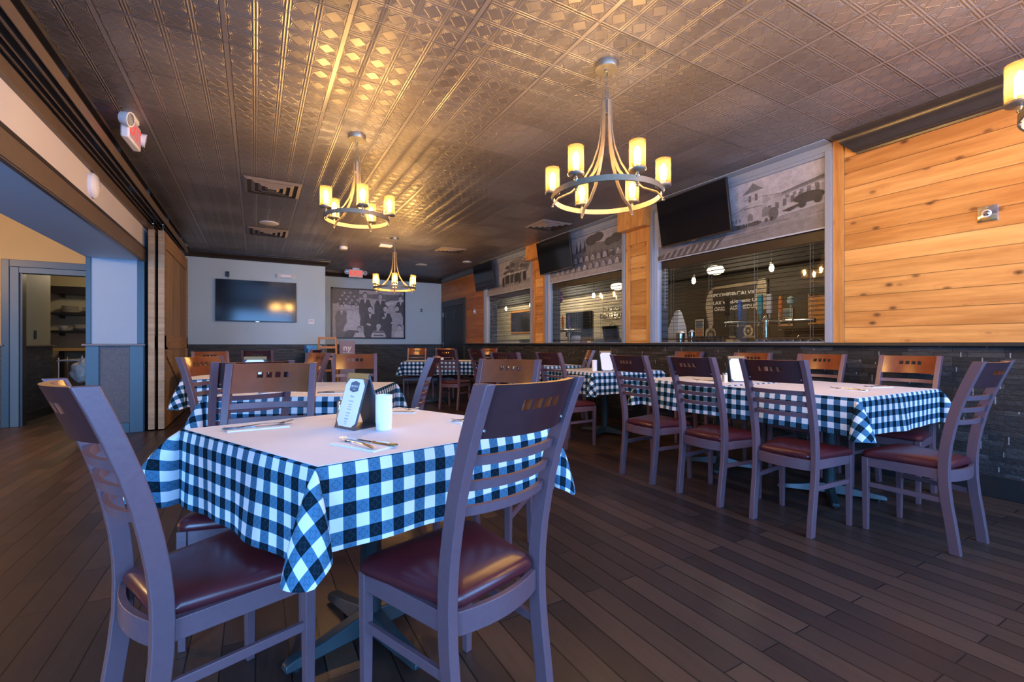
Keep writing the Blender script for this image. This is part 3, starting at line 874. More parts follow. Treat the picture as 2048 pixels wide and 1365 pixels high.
# ================================================================== TABLES AND CLOTHS
TOP = .757
def quad(cx, cy, w, d, rot):
    c, s = math.cos(R(rot)), math.sin(R(rot))
    return [(cx + a * w / 2 * c - b * d / 2 * s, cy + a * w / 2 * s + b * d / 2 * c) for a, b in ((-1, -1), (1, -1), (1, 1), (-1, 1))]
def make_base(t, rot, arm=.30):
    MB().lathe([(.038, .05), (.038, .70), (.045, .71)], (0, 0, 0), 20).build('pedestal_column', 'pedestal', t)
    for k in range(4):
        q = R(rot + 90 * k); c, s = math.cos(q), math.sin(q)
        M = Matrix.Rotation(q, 4, 'Z')
        mb = MB(); L = []
        for x, w, z0, z1 in ((.02, .034, .020, .090), (.06, .032, .020, .086), (arm * .6, .028, .018, .060), (arm, .026, .014, .044), (arm + .02, .022, .014, .034)):
            L.append([M @ Vector(p) for p in ((x, -w, z0), (x, w, z0), (x, w * .7, z1), (x, -w * .7, z1))])
        mb.loops(L); fo = mb.build('foot', 'pedestal', t, .004)
        MB().lathe([(.014, 0), (.014, .016)], (c * arm * .92, s * arm * .92, 0), 10).build('glide', 'black', fo)
def table(Q, rot, lab_t, lab_c, lab_p, drop=.235, tip=(32, 32, 32, 32), seed=1, drops=None, base_c=None, base_rot=0, arm=.30, group=None, paper=True, oneend=None):
    rnd = random.Random(seed)
    drops = drops or (drop,) * 4
    cx = sum(p[0] for p in Q) / 4; cy = sum(p[1] for p in Q) / 4
    t = thing('dining_table', lab_t, 'table', (cx, cy, 0), 0, 'pedestal dining tables')
    loc = [Vector((x - cx, y - cy, 0)) for x, y in Q]
    ins = [p * .975 for p in loc]
    mb = MB(); mb.loops([[p + Vector((0, 0, .722)) for p in ins], [p + Vector((0, 0, .750)) for p in ins]]); mb.build('tabletop', 'table_wood', t, .004)
    MB().box(-.16, .16, -.16, .16, .705, .722).build('mounting_plate', 'pedestal', t)
    bases = base_c or [(0, 0)]
    if len(bases) == 1: make_base(t, base_rot, arm)
    # cloth
    b = bmesh.new(); uvl = b.loops.layers.uv.new('UVMap')
    UV = {}
    def vert(p, uv):
        v = b.verts.new(p); UV[v] = uv; return v
    def face(vs):
        try: f = b.faces.new(vs)
        except ValueError: return
        f.smooth = True
        for l in f.loops: l[uvl].uv = UV[l.vert]
    W_ = (loc[1] - loc[0]).length; D_ = (loc[2] - loc[1]).length
    # flat (u, v) of the four corners, centred on the check grid
    FU = [(0, 0), (W_, 0), (W_, D_), (0, D_)]
    du = .0175 - (W_ % .07) / 2 + .0; dv = .0175 - (D_ % .07) / 2
    FU = [(u + du, v + dv) for u, v in FU]
    Z = Vector((0, 0, TOP))
    tv = [vert(loc[i] + Z, FU[i]) for i in range(4)]
    face(tv)
    NR = 6
    edge_n = []
    for i in range(4):
        a, c = loc[i], loc[(i + 1) % 4]; d = (c - a).normalized(); edge_n.append(Vector((d.y, -d.x, 0)))
    for i in range(4):
        a, c = loc[i], loc[(i + 1) % 4]; ua, uc = Vector(FU[i]), Vector(FU[(i + 1) % 4]); nrm = edge_n[i]
        drop = drops[i]; L = (c - a).length; n = max(8, int(L / .035)); ud = (uc - ua).normalized(); un = Vector((ud.y, -ud.x))
        ph = rnd.uniform(0, 6); ph2 = rnd.uniform(0, 6); fq = rnd.uniform(9, 13)
        rows = []
        for j in range(NR + 1):
            r = drop * j / NR; row = []
            for k in range(n + 1):
                s = k / n; e = math.sin(PI * s)
                wv = (.010 * math.sin(fq * s * L + ph) + .006 * math.sin(2.3 * fq * s * L + ph2)) * (r / drop) ** 1.3 * e ** .5
                out = .006 * math.sin(min(1, r / .012) * PI / 2) + wv + .010 * (r / drop) * e
                zz = -max(0, r - .003)
                sag = .008 * math.sin(3.1 * s * L + ph2) * (r / drop) * e
                p = a.lerp(c, s) + nrm * out + Vector((0, 0, TOP + zz + sag))
                q = ua.lerp(uc, s) + un * r
                row.append(vert(p, (q.x, q.y)))
            rows.append(row)
        for j in range(NR):
            for k in range(n): face((rows[j][k], rows[j + 1][k], rows[j + 1][k + 1], rows[j][k + 1]))
    # corner folds
    for i in range(4):
        c = loc[i]; n0 = edge_n[i - 1]; n1 = edge_n[i]
        uc = Vector(FU[i]); e0 = (uc - Vector(FU[i - 1])).normalized(); e1 = (Vector(FU[(i + 1) % 4]) - uc).normalized()
        un0 = Vector((e0.y, -e0.x)); un1 = Vector((e1.y, -e1.x))
        bis = (n0 + n1).normalized(); NA = 18; NRr = 7; rows = []
        tp = tip[i] + rnd.uniform(-2, 2); twist = rnd.uniform(-8, 8); d0, d1 = drops[i - 1], drops[i]
        prevs = None
        for ia in range(NA + 1):
            al = ia / NA
            sec = PI / 2 * al
            rmax = min(d0 / max(math.cos(sec), .01), d1 / max(math.sin(sec), .01), (d0 + d1) * .56)
            beta = R(tp) * math.sin(PI * al) ** (.42 if tip[i] < 30 else .7)
            az = R((al - .5) * 175 + twist * math.sin(PI * al))
            ca, sa = math.cos(az), math.sin(az)
            hd = Vector((bis.x * ca - bis.y * sa, bis.x * sa + bis.y * ca, 0))
            col = []
            for jr in range(NRr + 1):
                r = rmax * jr / NRr
                bb = beta * (1.15 - .35 * jr / NRr)
                p = c + (n0.lerp(n1, al)).normalized() * .006 * min(1, r / .012) + hd * (r * math.sin(bb)) + Vector((0, 0, TOP - r * math.cos(bb)))
                q = uc + un0 * (r * math.cos(sec)) + un1 * (r * math.sin(sec))
                col.append(vert(p, (q.x, q.y)))
            rows.append(col)
        for ia in range(NA):
            for jr in range(NRr): face((rows[ia][jr], rows[ia][jr + 1], rows[ia + 1][jr + 1], rows[ia + 1][jr]))
    bmesh.ops.remove_doubles(b, verts=b.verts, dist=.0004)
    me = bpy.data.meshes.new('tablecloth'); b.to_mesh(me); b.free(); me.materials.append(MATS['gingham'])
    o = bpy.data.objects.new('tablecloth', me); COL.objects.link(o); o.location = (cx, cy, 0)
    tag(o, lab_c, 'tablecloth', 'chequered tablecloths')
    if paper:
        pin = [p * (1 - .012 / p.length) for p in loc]
        if oneend: pin = oneend(pin)
        mb = MB(); mb.loops([[p + Vector((0, 0, TOP + .0004)) for p in pin], [p + Vector((0, 0, TOP + .0016)) for p in pin]])
        pp = mb.build('table_paper', 'paper'); pp.location = (cx, cy, 0); tag(pp, lab_p, 'table paper', 'paper covers on the tables')
    return t
T1 = [(.132, 1.237), (.978, 1.423), (.619, 2.222), (-.237, 2.038)]
T2 = [(-.263, 3.203), (.542, 2.778), (.994, 3.70), (.189, 4.125)]
table(T1, 0, 'near square dining table on black cross pedestal', 'blue and white gingham tablecloth on the nearest square table', 'white paper sheet over the nearest gingham tablecloth', seed=3, base_rot=18, arm=.29, tip=(24, 22, 28, 46), drops=(.222, .24, .24, .268))
table(T2, 0, 'second square dining table, behind the near one', 'gingham tablecloth on the second square table, left of the aisle', 'white paper sheet on the second square table', seed=5, base_rot=-27)
table([(2.98, 1.29), (4.10, 1.285), (4.10, 2.12), (2.98, 2.12)], 0, 'first table of the cedar wall row, nearest the camera', 'gingham cloth on the first cedar wall table, bright end hanging towards camera', 'white paper on the first cedar wall table', seed=9, base_rot=32, drops=(.225, .225, .03, .225))
table([(2.99, 2.17), (4.10, 2.17), (4.10, 2.98), (2.99, 2.98)], 0, 'second table of the cedar wall row', 'gingham cloth on the second cedar wall table, behind second and third chairs', 'white paper on the second cedar wall table', seed=12, base_rot=30, drops=(.03, .225, .225, .225))
table([(3.12, 3.80), (4.15, 3.78), (4.15, 4.58), (3.12, 4.60)], 0, 'third table of the cedar wall row, holding candle and menu stand', 'gingham cloth on the third cedar wall table, left of the third aisle chair', 'white paper on the third cedar wall table', seed=14, base_rot=20)
table([(3.05, 5.25), (4.15, 5.25), (4.15, 6.05), (3.05, 6.05)], 0, 'fourth table of the cedar wall row, below the middle bar window', 'gingham cloth on the fourth cedar wall table, mostly hidden by chairs', 'white paper on the fourth cedar wall table', seed=15)
table(quad(2.95, 7.95, 1.24, .78, -25), 0, 'farthest table, in front of the dark door', 'gingham cloth on the farthest table, seen as a long low band', 'paper cover on the farthest table', seed=17)
table(quad(-.15, 8.05, 1.20, .80, 8), 0, 'table below the television with crumpled paper', 'gingham cloth on the table below the television', 'crumpled paper cover on table below the television', seed=19)
table(quad(-.15, 5.25, .86, .86, 5), 0, 'square table hidden behind the second table', 'gingham cloth on the square table behind the second one', 'paper cover on the square table behind the second one', seed=21)

# ------------------------------------------------------------------ things on the tables
TZ = TOP + .0017
def napkin(loc, rz, lab, w=.10, l=.20, g='folded paper napkins under cutlery'):
    mb = MB(); mb.box(-l / 2, l / 2, -w / 2, w / 2, 0, .0015).box(-l / 2 + .002, l / 2 - .001, -w / 2, w / 2 - .003, .0017, .0030).box(-l / 2, l / 2 - .003, -w / 2 + .001, w / 2 - .001, .0032, .0042)
    o = mb.build('paper_napkin', 'napkin'); o.location = (loc[0], loc[1], TZ); o.rotation_euler = (0, 0, rz)
    return tag(o, lab, 'napkin', g)
def make_fork():
    t = thing('fork', 'fork', 'fork')
    mb = MB()
    pr = [(-.095, .0085), (-.08, .0085), (-.05, .0065), (-.02, .0045), (.02, .003), (.045, .0035), (.055, .0095), (.065, .0115), (.07, .0115)]
    zz = [.004, .0045, .006, .007, .006, .004, .002, .0025, .004]
    mb.loops([[Vector((x, -w, z)), Vector((x, w, z)), Vector((x, w * .8, z + .0018)), Vector((x, -w * .8, z + .0018))] for (x, w), z in zip(pr, zz)])
    mb.build('fork_handle', 'steel', t)
    mb = MB()
    for k in range(4):
        y = (k - 1.5) * .0062
        mb.bar([(.069, y, .005), (.085, y, .0055), (.105, y * 1.02, .010)], .0022, .0016, (0, 1, 0))
    mb.build('tines', 'steel', t)
    return t
def make_knife():
    t = thing('table_knife', 'knife', 'knife')
    mb = MB()
    mb.loops([[Vector((x, -w, .002)), Vector((x, w, .002)), Vector((x, w * .7, .002 + h)), Vector((x, -w * .7, .002 + h))] for x, w, h in ((-.115, .007, .004), (-.11, .0095, .006), (-.06, .008, .006), (-.012, .005, .005))])
    mb.build('knife_handle', 'steel', t)
    mb = MB(); mb.prism([(-.012, -.006), (.09, -.009), (.108, -.002), (.112, .005), (.10, .008), (-.012, .006)], .003, .0045); mb.build('blade', 'steel', t)
    return t
fork0, knife0 = make_fork(), make_knife()
fst = [True]
def setting(x, y, rn, where, rf=None, rk=None, df=(0, .014), dk=(0, -.018)):
    napkin((x, y), R(rn), 'folded napkin ' + where)
    rf = rn if rf is None else rf; rk = rn if rk is None else rk
    a = fork0 if fst[0] else clone(fork0); b = knife0 if fst[0] else clone(knife0); fst[0] = False
    for o, q, dd, nm in ((a, rf, df, 'steel fork '), (b, rk, dk, 'steel knife ')):
        c, s = math.cos(R(rn)), math.sin(R(rn))
        place(o, (x + dd[0] * c - dd[1] * s, y + dd[0] * s + dd[1] * c, TZ + .0045 if o is a else TZ + .003), R(q), nm + where)
setting(.29, 1.44, 119, 'at the near edge of the near table, before the menu', 108, 121, (.0, .020), (0, -.022))
setting(.01, 1.93, 3, 'at left side of the near table', 18, 1, (.02, .010), (0, -.012))
setting(.555, 2.075, -30, 'at the far side of the near table, behind the candle', -12, -36)
setting(.775, 1.69, 192, 'at right side of the near table, beside the nearest chair', 180, 200)
setting(.12, 3.27, 10, 'on the second table, left near corner', -5, 15)
setting(.45, 3.05, -15, 'on the second table, near edge behind the menu stand', -10, -20)
setting(3.47, 1.55, 88, 'on the first cedar wall table, near end', 94, 84)
setting(3.87, 1.56, 166, 'on the first cedar wall table, wall side', 160, 172)
setting(3.25, 2.50, 88, 'on the second cedar wall table, behind second aisle chair', 95, 84)
setting(3.9, 2.72, 88, 'on the second cedar wall table, wall side', 80, 92)
setting(3.75, 4.0, 40, 'on the third cedar wall table, near the candle', 35, 48)
setting(2.75, 7.85, -20, 'on the farthest table', -25, -15)
setting(.25, 3.85, 62, 'on the second table, far left', 70, 55)

def menu_stand(loc, rz, lab, k=1.0, detail=True):
    t = thing('menu_stand', lab, 'menu stand', (loc[0], loc[1], TZ), rz, 'tent menu stands')
    w, hh, sp = .062 * k, .208 * k, .062 * k
    for s in (-1, 1):
        M = Matrix.Translation((0, s * sp, 0)) @ Matrix.Rotation(s * math.asin(sp / hh) * 1.0, 4, 'X')
        MB().box(-w, w, -.003, .003, 0, hh, M).build('board', 'menu_board', t, .001)
        if s == -1:
            c = .018 * k
            P = [(-w + .006, .028), (-w + .004, hh - .045), (-w + .022, hh - .022), (w - .022, hh - .022), (w - .004, hh - .045), (w - .004, .024), (w - .024, .008), (-w + .024, .008)]
            Mp = M @ Matrix.Rotation(R(90), 4, 'X')
            pg = MB().prism([(x, y) for x, y in P], .0034, .0042, Mp).build('menu_sheet', 'menu_paper', t)
            MB().box(-w, w, -.0045, .0045, hh - .020, hh + .001, M).build('top_clip', 'menu_wood', t, .001)
            if detail:
                rot = Mp.to_euler()
                lg = MB().prism([(-.026, hh - .066), (-.026, hh - .036), (0, hh - .029), (.026, hh - .036), (.026, hh - .066), (0, hh - .073)], .0043, .0048, Mp).build('logo_plate', 'ink', pg)
                lines = [('BECKEYS', .0105, hh - .050, 'menu_paper', .0050), ('TAVERN', .0045, hh - .061, 'menu_paper', .0050), ('Menu', .010, hh - .088, 'ink', .0043), ('STARTERS', .0065, hh - .106, 'ink', .0043),
                         ('Soup Salad', .005, hh - .118, 'ink', .0043), ('Fresh Rolls', .005, hh - .127, 'ink', .0043), ('Baked Clams', .005, hh - .136, 'ink', .0043), ('ENTREES', .0065, hh - .150, 'ink', .0043),
                         ('Roast Beef', .005, hh - .160, 'ink', .0043), ('DESSERT', .0065, .036, 'ink', .0043), ('Pie Cake', .005, .026, 'ink', .0043), ('Coffee', .005, .018, 'ink', .0043)]
                for tx, sz, y, mt, dz in lines[:1]:
                    pass
                for tx, sz, y, mt, dz in lines:
                    tx = tx if sz > .0104 or tx in ('Menu',) else tx
                    text_mesh('lettering', tx, sz, mt, pg, Mp @ Vector((0, y, dz)), rot, .0001)
    MB().box(-w, w, -sp, sp, 0, .003).build('base_board', 'menu_board', t, .001)
    return t
menu_stand((.34, 1.774), R(-66), 'tent menu stand with white sheet on the near table, beside the candle')
menu_stand((.0, 3.55), R(-16), 'tent menu stand on the second table, before the dark crest', 1.12, False)
menu_stand((3.50, 4.03), R(-20), 'tall pale menu stand beside candle on the third cedar wall table', 1.15, False)
menu_stand((3.45, 2.36), R(-34), 'white menu stand beside salt and pepper, behind first aisle chair', 1.05, False)

def candle(loc, lab, lit=False):
    t = thing('candle_holder', lab, 'candle', (loc[0], loc[1], TZ), 0, 'frosted candle cylinders')
    MB().lathe([(.026, 0), (.028, .002), (.028, .030), (.027, .032)], n=24).build('base_cup', 'white_plastic', t)
    MB().lathe([(.0293, .026), (.0293, .126), (.0275, .126), (.0275, .028)], n=24, cap=False).build('frosted_sleeve', 'frosted', t)
    w_ = MB().lathe([(.023, .030), (.023, .050), (.002, .052)], n=16).build('wax', 'candle_wax', t)
    if lit: MB().lathe([(.001, 0), (.004, .006), (.001, .018)], (0, 0, .053), 8).build('flame', 'candle_flame', t)
candle((.405, 1.665), 'white frosted candle cylinder on the near table, beside the menu stand')
candle((3.36, 4.05), 'lit frosted candle on third cedar wall table, left of menu stand', True)
candle((3.02, 8.0), 'small frosted candle on the farthest table')
def shaker(loc, lab, fill):
    t = thing('shaker', lab, 'shaker', (loc[0], loc[1], TZ), 0)
    MB().lathe([(.016, 0), (.0165, .004), (.0145, .055), (.013, .062)], n=12).build('glass_body', fill, t)
    MB().lathe([(.0135, .060), (.0145, .064), (.014, .074), (.006, .080)], n=12).build('metal_cap', 'chrome', t)
shaker((3.315, 2.36), 'salt shaker with white filling, left of the white menu stand', 'white_plastic')
shaker((3.355, 2.40), 'pepper shaker with grey filling, touching the salt shaker', 'steel')
shaker((.305, 1.985), 'pepper shaker half hidden behind left edge of the near menu stand', 'steel')
shaker((3.63, 4.12), 'salt shaker right of the third table menu stand', 'white_plastic')

# ================================================================== CHANDELIERS
def chandelier(loc, n, rad, zr, rot, lab, hub_z=2.665, sc=1.0):
    t = thing('chandelier', lab, 'chandelier', (loc[0], loc[1], 0), R(rot), 'wagon wheel chandeliers')
    MB().lathe([(.073, H), (.073, H - .034), (.070, H - .038), (.012, H - .040), (.012, H - .052), (.004, H - .056)], n=28).build('canopy', 'brushed', t)
    ch = MB(); z = H - .05; k = 0
    while z > hub_z + .03:
        pts = []
        for i in range(9):
            q = 2 * PI * i / 8; a, b = .0075 * math.cos(q), .017 * math.sin(q)
            pts.append((a, 0, z - .017 + b) if k % 2 == 0 else (0, a, z - .017 + b))
        ch.tube(pts, .0021, 5); z -= .027; k += 1
    ch.tube([(.005, .002, H - .05), (.0, .006, (H + hub_z) / 2), (-.003, 0, hub_z)], .0025, 5)
    ch.build('chain', 'brushed', t)
    hub = MB(); hub.lathe([(.012, hub_z - .12), (.020, hub_z - .115), (.020, hub_z - .02), (.012, hub_z - .015)], n=12)
    hub.tube([(-.012, 0, hub_z - .02), (-.012, 0, hub_z + .030), (.012, 0, hub_z + .030), (.012, 0, hub_z - .02)], .003, 6)
    hub.build('hub', 'brushed', t)
    mb = MB(); L = []
    for i in range(49):
        q = 2 * PI * i / 48; c, s = math.cos(q), math.sin(q)
        L.append([Vector((c * r, s * r, z)) for r, z in ((rad - .006, zr - .016), (rad + .004, zr - .016), (rad + .004, zr + .018), (rad - .006, zr + .018))])
    mb.loops(L, False, False); mb.build('ring', 'iron_wood', t)
    for k in range(n):
        q = 2 * PI * k / n; c, s = math.cos(q), math.sin(q); side = (-s, c, 0)
        pts = []
        for r, z in ((.030, hub_z - .035), (.030, hub_z - .12), (.036, hub_z - .22), (.052, hub_z - .31), (.085, hub_z - .40), (.14, hub_z - .49), (.215, hub_z - .56)):
            f = (hub_z - z); zz = hub_z - f * (hub_z - zr + .0) / .60
            pts.append((r * rad / .33, zz))
        pts.append((rad - .035, zr + .012)); pts.append((rad - .008, zr - .022)); pts.append((rad + .002, zr - .034))
        arm = MB().bar([(c * r, s * r, z) for r, z in pts], .020, .007, side).build('arm', 'iron_wood', t)
        MB().lathe([(.007, -.008), (.009, -.004), (.006, .004)], (c * (rad + .004), s * (rad + .004), zr - .040), 10).build('finial', 'brushed', arm)
        gx, gy = c * (rad + .003), s * (rad + .003)
        cup = MB()
        cup.lathe([(.006, -.030), (.008, -.022), (.008, .0), (.044, .004), (.049, .010), (.049, .018), (.012, .018), (.011, .045)], (gx, gy, zr + .036), 20)
        cup.lathe([(.010, .012), (.012, .018), (.008, .03)], (gx, gy, zr), 12)
        cup = cup.build('lamp_cup', 'brushed', t)
        MB().lathe([(.047, .018), (.047, .175), (.0445, .175), (.0445, .020)], (gx, gy, zr + .036), 24, cap=False).build('glass_shade', 'seeded_glass', t)
        MB().lathe([(.006, .045), (.010, .052), (.017, .080), (.019, .105), (.015, .130), (.003, .148)], (gx, gy, zr + .036), 12).build('bulb', 'bulb', t)
    return t
chandelier((1.965, 2.25), 6, .345, 2.015, -29.4 - 12, 'six-light wheel chandelier nearest the camera, over the aisle')
chandelier((.762, 4.08), 5, .268, 2.145, -29.4 + 10, 'five-light wheel chandelier, middle one of the ceiling row')
chandelier((2.06, 7.72), 6, .345, 2.01, 15, 'wheel chandelier farthest from the camera, before the framed photograph')
chandelier((2.909, .294), 6, .345, 2.02, 115, 'wheel chandelier cut off by the right edge, only one glass visible')

# ================================================================== TELEVISIONS
def tv(loc, yaw, tilt, lab, Wd=.97, Ht=.56, pole=True):
    t = thing('television', lab, 'television', loc, 0, 'ceiling hung televisions' if pole else None)
    M = Matrix.Rotation(R(yaw), 4, 'Z') @ Matrix.Rotation(R(tilt), 4, 'Y')      # screen looks along +X of M
    MB().box(-.030, 0, -Wd / 2, Wd / 2, -Ht / 2, Ht / 2, M).box(-.055, -.03, -Wd * .32, Wd * .32, -Ht * .32, Ht * .25, M).build('housing', 'black', t, .003)
    MB().box(0, .0015, -Wd / 2 + .010, Wd / 2 - .010, -Ht / 2 + .016, Ht / 2 - .010, M).build('screen', 'screen', t)
    MB().box(0, .002, -.03, .03, -Ht / 2 - .006, -Ht / 2 + .003, M).build('logo_bar', 'steel', t)
    if pole:
        mt = MB(); zt = H - loc[2]
        mt.box(-.085, -.055, -.16, -.10, -.17, .17, M).box(-.085, -.055, .10, .16, -.17, .17, M).box(-.10, -.07, -.2, .2, -.05, .05, M).box(-.09, -.055, -Wd / 2 + .02, -Wd / 2 + .07, -.12, .12, M)
        mt.build('wall_bracket', 'black', t)
        b = M @ Vector((-.12, 0, 0))
        MB().tube([(b.x, b.y, -.06), (b.x, b.y, zt)], .020, 12).box(b.x - .06, b.x + .06, b.y - .06, b.y + .06, zt - .01, zt).build('ceiling_pole', 'black', t)
    return t
tv((4.30, 3.50, 2.525), 178, 9, 'black ceiling-hung television tilted down before the town mural, nearest one')
tv((4.33, 6.28, 2.555), 179, 9, 'black ceiling-hung television before the ball team mural, middle one')
tv((4.34, 8.99, 2.545), 179, 8, 'black ceiling-hung television farthest along the window wall')
tv((.033, YT - .065, 1.925), -90, 0, 'large flat television on the blue-grey wall at the back left', 1.42, .82, False)

# ================================================================== CEILING AND WALL FITTINGS
def vent(x0, x1, y0, y1, lab):
    t = thing('ceiling_vent', lab, 'air vent', ((x0 + x1) / 2, (y0 + y1) / 2, H), 0, 'square ceiling diffusers')
    a, b = (x1 - x0) / 2, (y1 - y0) / 2
    MB().box(-a, a, -b, b, -.004, -.001).build('backing', 'vent_dark', t)
    for i, k in enumerate((1, .74, .5, .27)):
        mb = MB(); o_, n_ = k, k - .13; z1, z0 = -.004, -.022 - .004 * i
        for (ax, ay, bx, by) in ((-1, -1, 1, -1), (1, -1, 1, 1), (1, 1, -1, 1), (-1, 1, -1, -1)):
            vs = [mb.b.verts.new(p) for p in ((ax * a * o_, ay * b * o_, z1), (bx * a * o_, by * b * o_, z1), (bx * a * n_, by * b * n_, z0), (ax * a * n_, ay * b * n_, z0))]
            mb.b.faces.new(vs)
            vs2 = [mb.b.verts.new(v.co + Vector((0, 0, .003))) for v in vs]
            mb.b.faces.new(list(reversed(vs2)))
        mb.build('louvre_ring', 'vent_metal', t)
vent(-.12, .46, 5.63, 6.22, 'square ceiling diffuser left of the middle chandelier, nearer of two')
vent(-.12, .46, 8.03, 8.57, 'square ceiling diffuser above the wall television')
vent(3.60, 4.13, 5.48, 6.0, 'square ceiling diffuser left of the nearest hanging television')
vent(3.00, 3.50, 7.94, 8.36, 'square ceiling diffuser right of the farthest chandelier')
def disc(loc, r, h, lab, nm, mat='white_plastic', cat='ceiling speaker'):
    t = thing(nm, lab, cat, (loc[0], loc[1], H), 0)
    MB().lathe([(r, -.001), (r, -h * .6), (r * .92, -h)], n=28).build('rim', mat, t)
    MB().lathe([(r * .86, -h * .9), (r * .8, -h * 1.15)], n=28).build('grille', 'off_white', t)
disc((.173, 7.67), .13, .012, 'round white ceiling speaker between two diffusers', 'ceiling_speaker')
disc((3.29, 10.04), .13, .012, 'round white ceiling speaker near the far wall, right of farthest chandelier', 'ceiling_speaker')
disc((4.05, 9.2), .10, .012, 'round white ceiling speaker beside the farthest hanging television', 'ceiling_speaker')
disc((1.42, 8.89), .075, .045, 'white smoke detector on ceiling above the television wall corner', 'smoke_detector', cat='smoke detector')
t = thing('ceiling_sensor', 'white rectangular sensor box on ceiling beside the farthest chandelier', 'sensor', (2.06, 8.34, H))
MB().box(-.11, .11, -.07, .07, -.035, 0).build('housing', 'white_plastic', t, .008); MB().box(-.07, .07, -.04, .04, -.039, -.034).build('lens', 'off_white', t)
# left wall disc
t = thing('wall_speaker', 'round white disc fitting on the pale band above the left opening', 'wall fitting', (XL + .006, 5.03, 2.39))
Mx = Matrix.Rotation(R(90), 4, 'Y')
MB().lathe([(.105, 0), (.105, .02), (.085, .04), (.03, .048)], n=28, M=Mx).build('cover', 'white_plastic', t)
MB().lathe([(.028, .047), (.024, .052)], n=20, M=Mx).build('centre_cap', 'off_white', t)
# television wall small things
t = thing('wall_camera', 'small black sensor with cable above the wall television', 'sensor', (-.48, YT, 2.44))
MB().box(-.03, .03, -.05, 0, -.05, .05).build('housing', 'black', t, .006); MB().lathe([(.012, 0), (.012, .01)], n=12, M=Matrix.Translation((0, -.05, .02)) @ Matrix.Rotation(R(90), 4, 'X')).build('lens', 'screen', t)
MB().tube([(0, -.01, -.05), (.02, -.012, -.10), (.05, -.012, -.125)], .003, 5).build('cable', 'black', t)
t = thing('emergency_light', 'white twin-head emergency light above the wall television', 'emergency light', (.55, YT, 2.47))
MB().box(-.10, .10, -.06, 0, -.035, .04).build('housing', 'white_plastic', t, .008)
for s in (-1, 1):
    hd = MB().lathe([(.03, 0), (.045, .04), (.045, .05)], n=16, M=Matrix.Translation((s * .13, -.02, 0)) @ Matrix.Rotation(R(90), 4, 'X')).build('lamp_head', 'white_plastic', t)
    MB().lathe([(.038, .050), (.03, .054)], n=16, M=Matrix.Translation((s * .13, -.02, 0)) @ Matrix.Rotation(R(90), 4, 'X')).build('lens', 'off_white', hd)
t = thing('thermostat', 'white square thermostat right of the wall television', 'thermostat', (1.03, YT, 1.54))
MB().box(-.06, .06, -.02, 0, -.055, .055).build('housing', 'white_plastic', t, .004); MB().box(-.035, .035, -.022, -.019, -.005, .035).build('display', 'off_white', t)
t = thing('wall_plate', 'small dark outlet fitting right of the framed group photograph', 'outlet', (3.93, YB, 1.98))
MB().box(-.035, .035, -.006, 0, -.05, .05).build('plate', 'wall_blue', t); MB().box(-.028, .028, -.012, -.005, .008, .04).box(-.028, .028, -.012, -.005, -.04, -.008).build('socket', 'black', t)
t = thing('wall_plate', 'chrome plate with round volume knob on the cedar wall', 'control plate', (XR, 1.148, 1.987))
mb = MB(); L = [[Vector((x, y * k, z * kk)) for y, z in ((-1, -1), (1, -1), (1, 1), (-1, 1))] for x, k, kk in ((0, .055, .062), (-.012, .050, .056), (-.022, .026, .030))]
mb.loops(L); mb.build('plate', 'chrome', t)
Mk = Matrix.Rotation(R(-90), 4, 'Y')
MB().lathe([(.026, .020), (.026, .030), (.022, .032)], n=24, M=Mk).build('dial_ring', 'off_white', t); MB().lathe([(.019, .032), (.010, .040)], n=20, M=Mk).build('knob', 'chrome', t)
MB().lathe([(.006, .014), (.005, .02)], n=10, M=Matrix.Translation((0, 0, .043)) @ Mk).build('screw', 'steel', t)
t = thing('wall_plate', 'tiny bright plate on the cedar beside the far dark door', 'control plate', (XR, 9.78, 1.83))
MB().box(-.02, 0, -.035, .035, -.055, .055).build('plate', 'chrome', t, .003); MB().box(-.03, -.02, -.012, .012, -.02, .02).build('knob', 'white_plastic', t)

def exit_sign(loc, rz, lab, hang=True):
    t = thing('exit_sign', lab, 'exit sign', loc, rz, 'lit exit signs with lamp heads')
    MB().box(-.16, .16, -.028, .028, -.22, -.035).build('housing', 'white_plastic', t, .012)
    MB().box(-.08, .08, -.035, .035, -.035, 0).build('canopy', 'white_plastic', t, .004)
    for s in (-1, 1):
        fc = MB().box(-.145, .145, s * .0282 - .0006, s * .0282 + .0006, -.205, -.05).build('sign_face', 'exit_face', t)
        text_mesh('lettering', 'EXIT', .15, 'exit_red', fc, (0, s * .0292, -.128), (R(90), 0, 0 if s < 0 else PI), .0006, 'CENTER', .003)
    for s in (-1, 1):
        M = Matrix.Translation((s * .20, -.02, -.10 if hang else -.06)) @ Matrix.Rotation(R(100), 4, 'X') @ Matrix.Rotation(R(s * 12), 4, 'Y')
        hd = MB().lathe([(.018, -.05), (.045, -.03), (.055, .02), (.055, .03)], n=20, M=M).build('lamp_head', 'white_plastic', t)
        MB().lathe([(.046, .030), (.03, .036)], n=20, M=M).build('lens', 'drink_glass', hd)
exit_sign((2.08, 11.28, H), R(0), 'red exit sign with two lamp heads in front of the far wall')
exit_sign((-.86, 4.62, H), R(87), 'red exit sign seen edge-on at upper left, hanging over the left side')

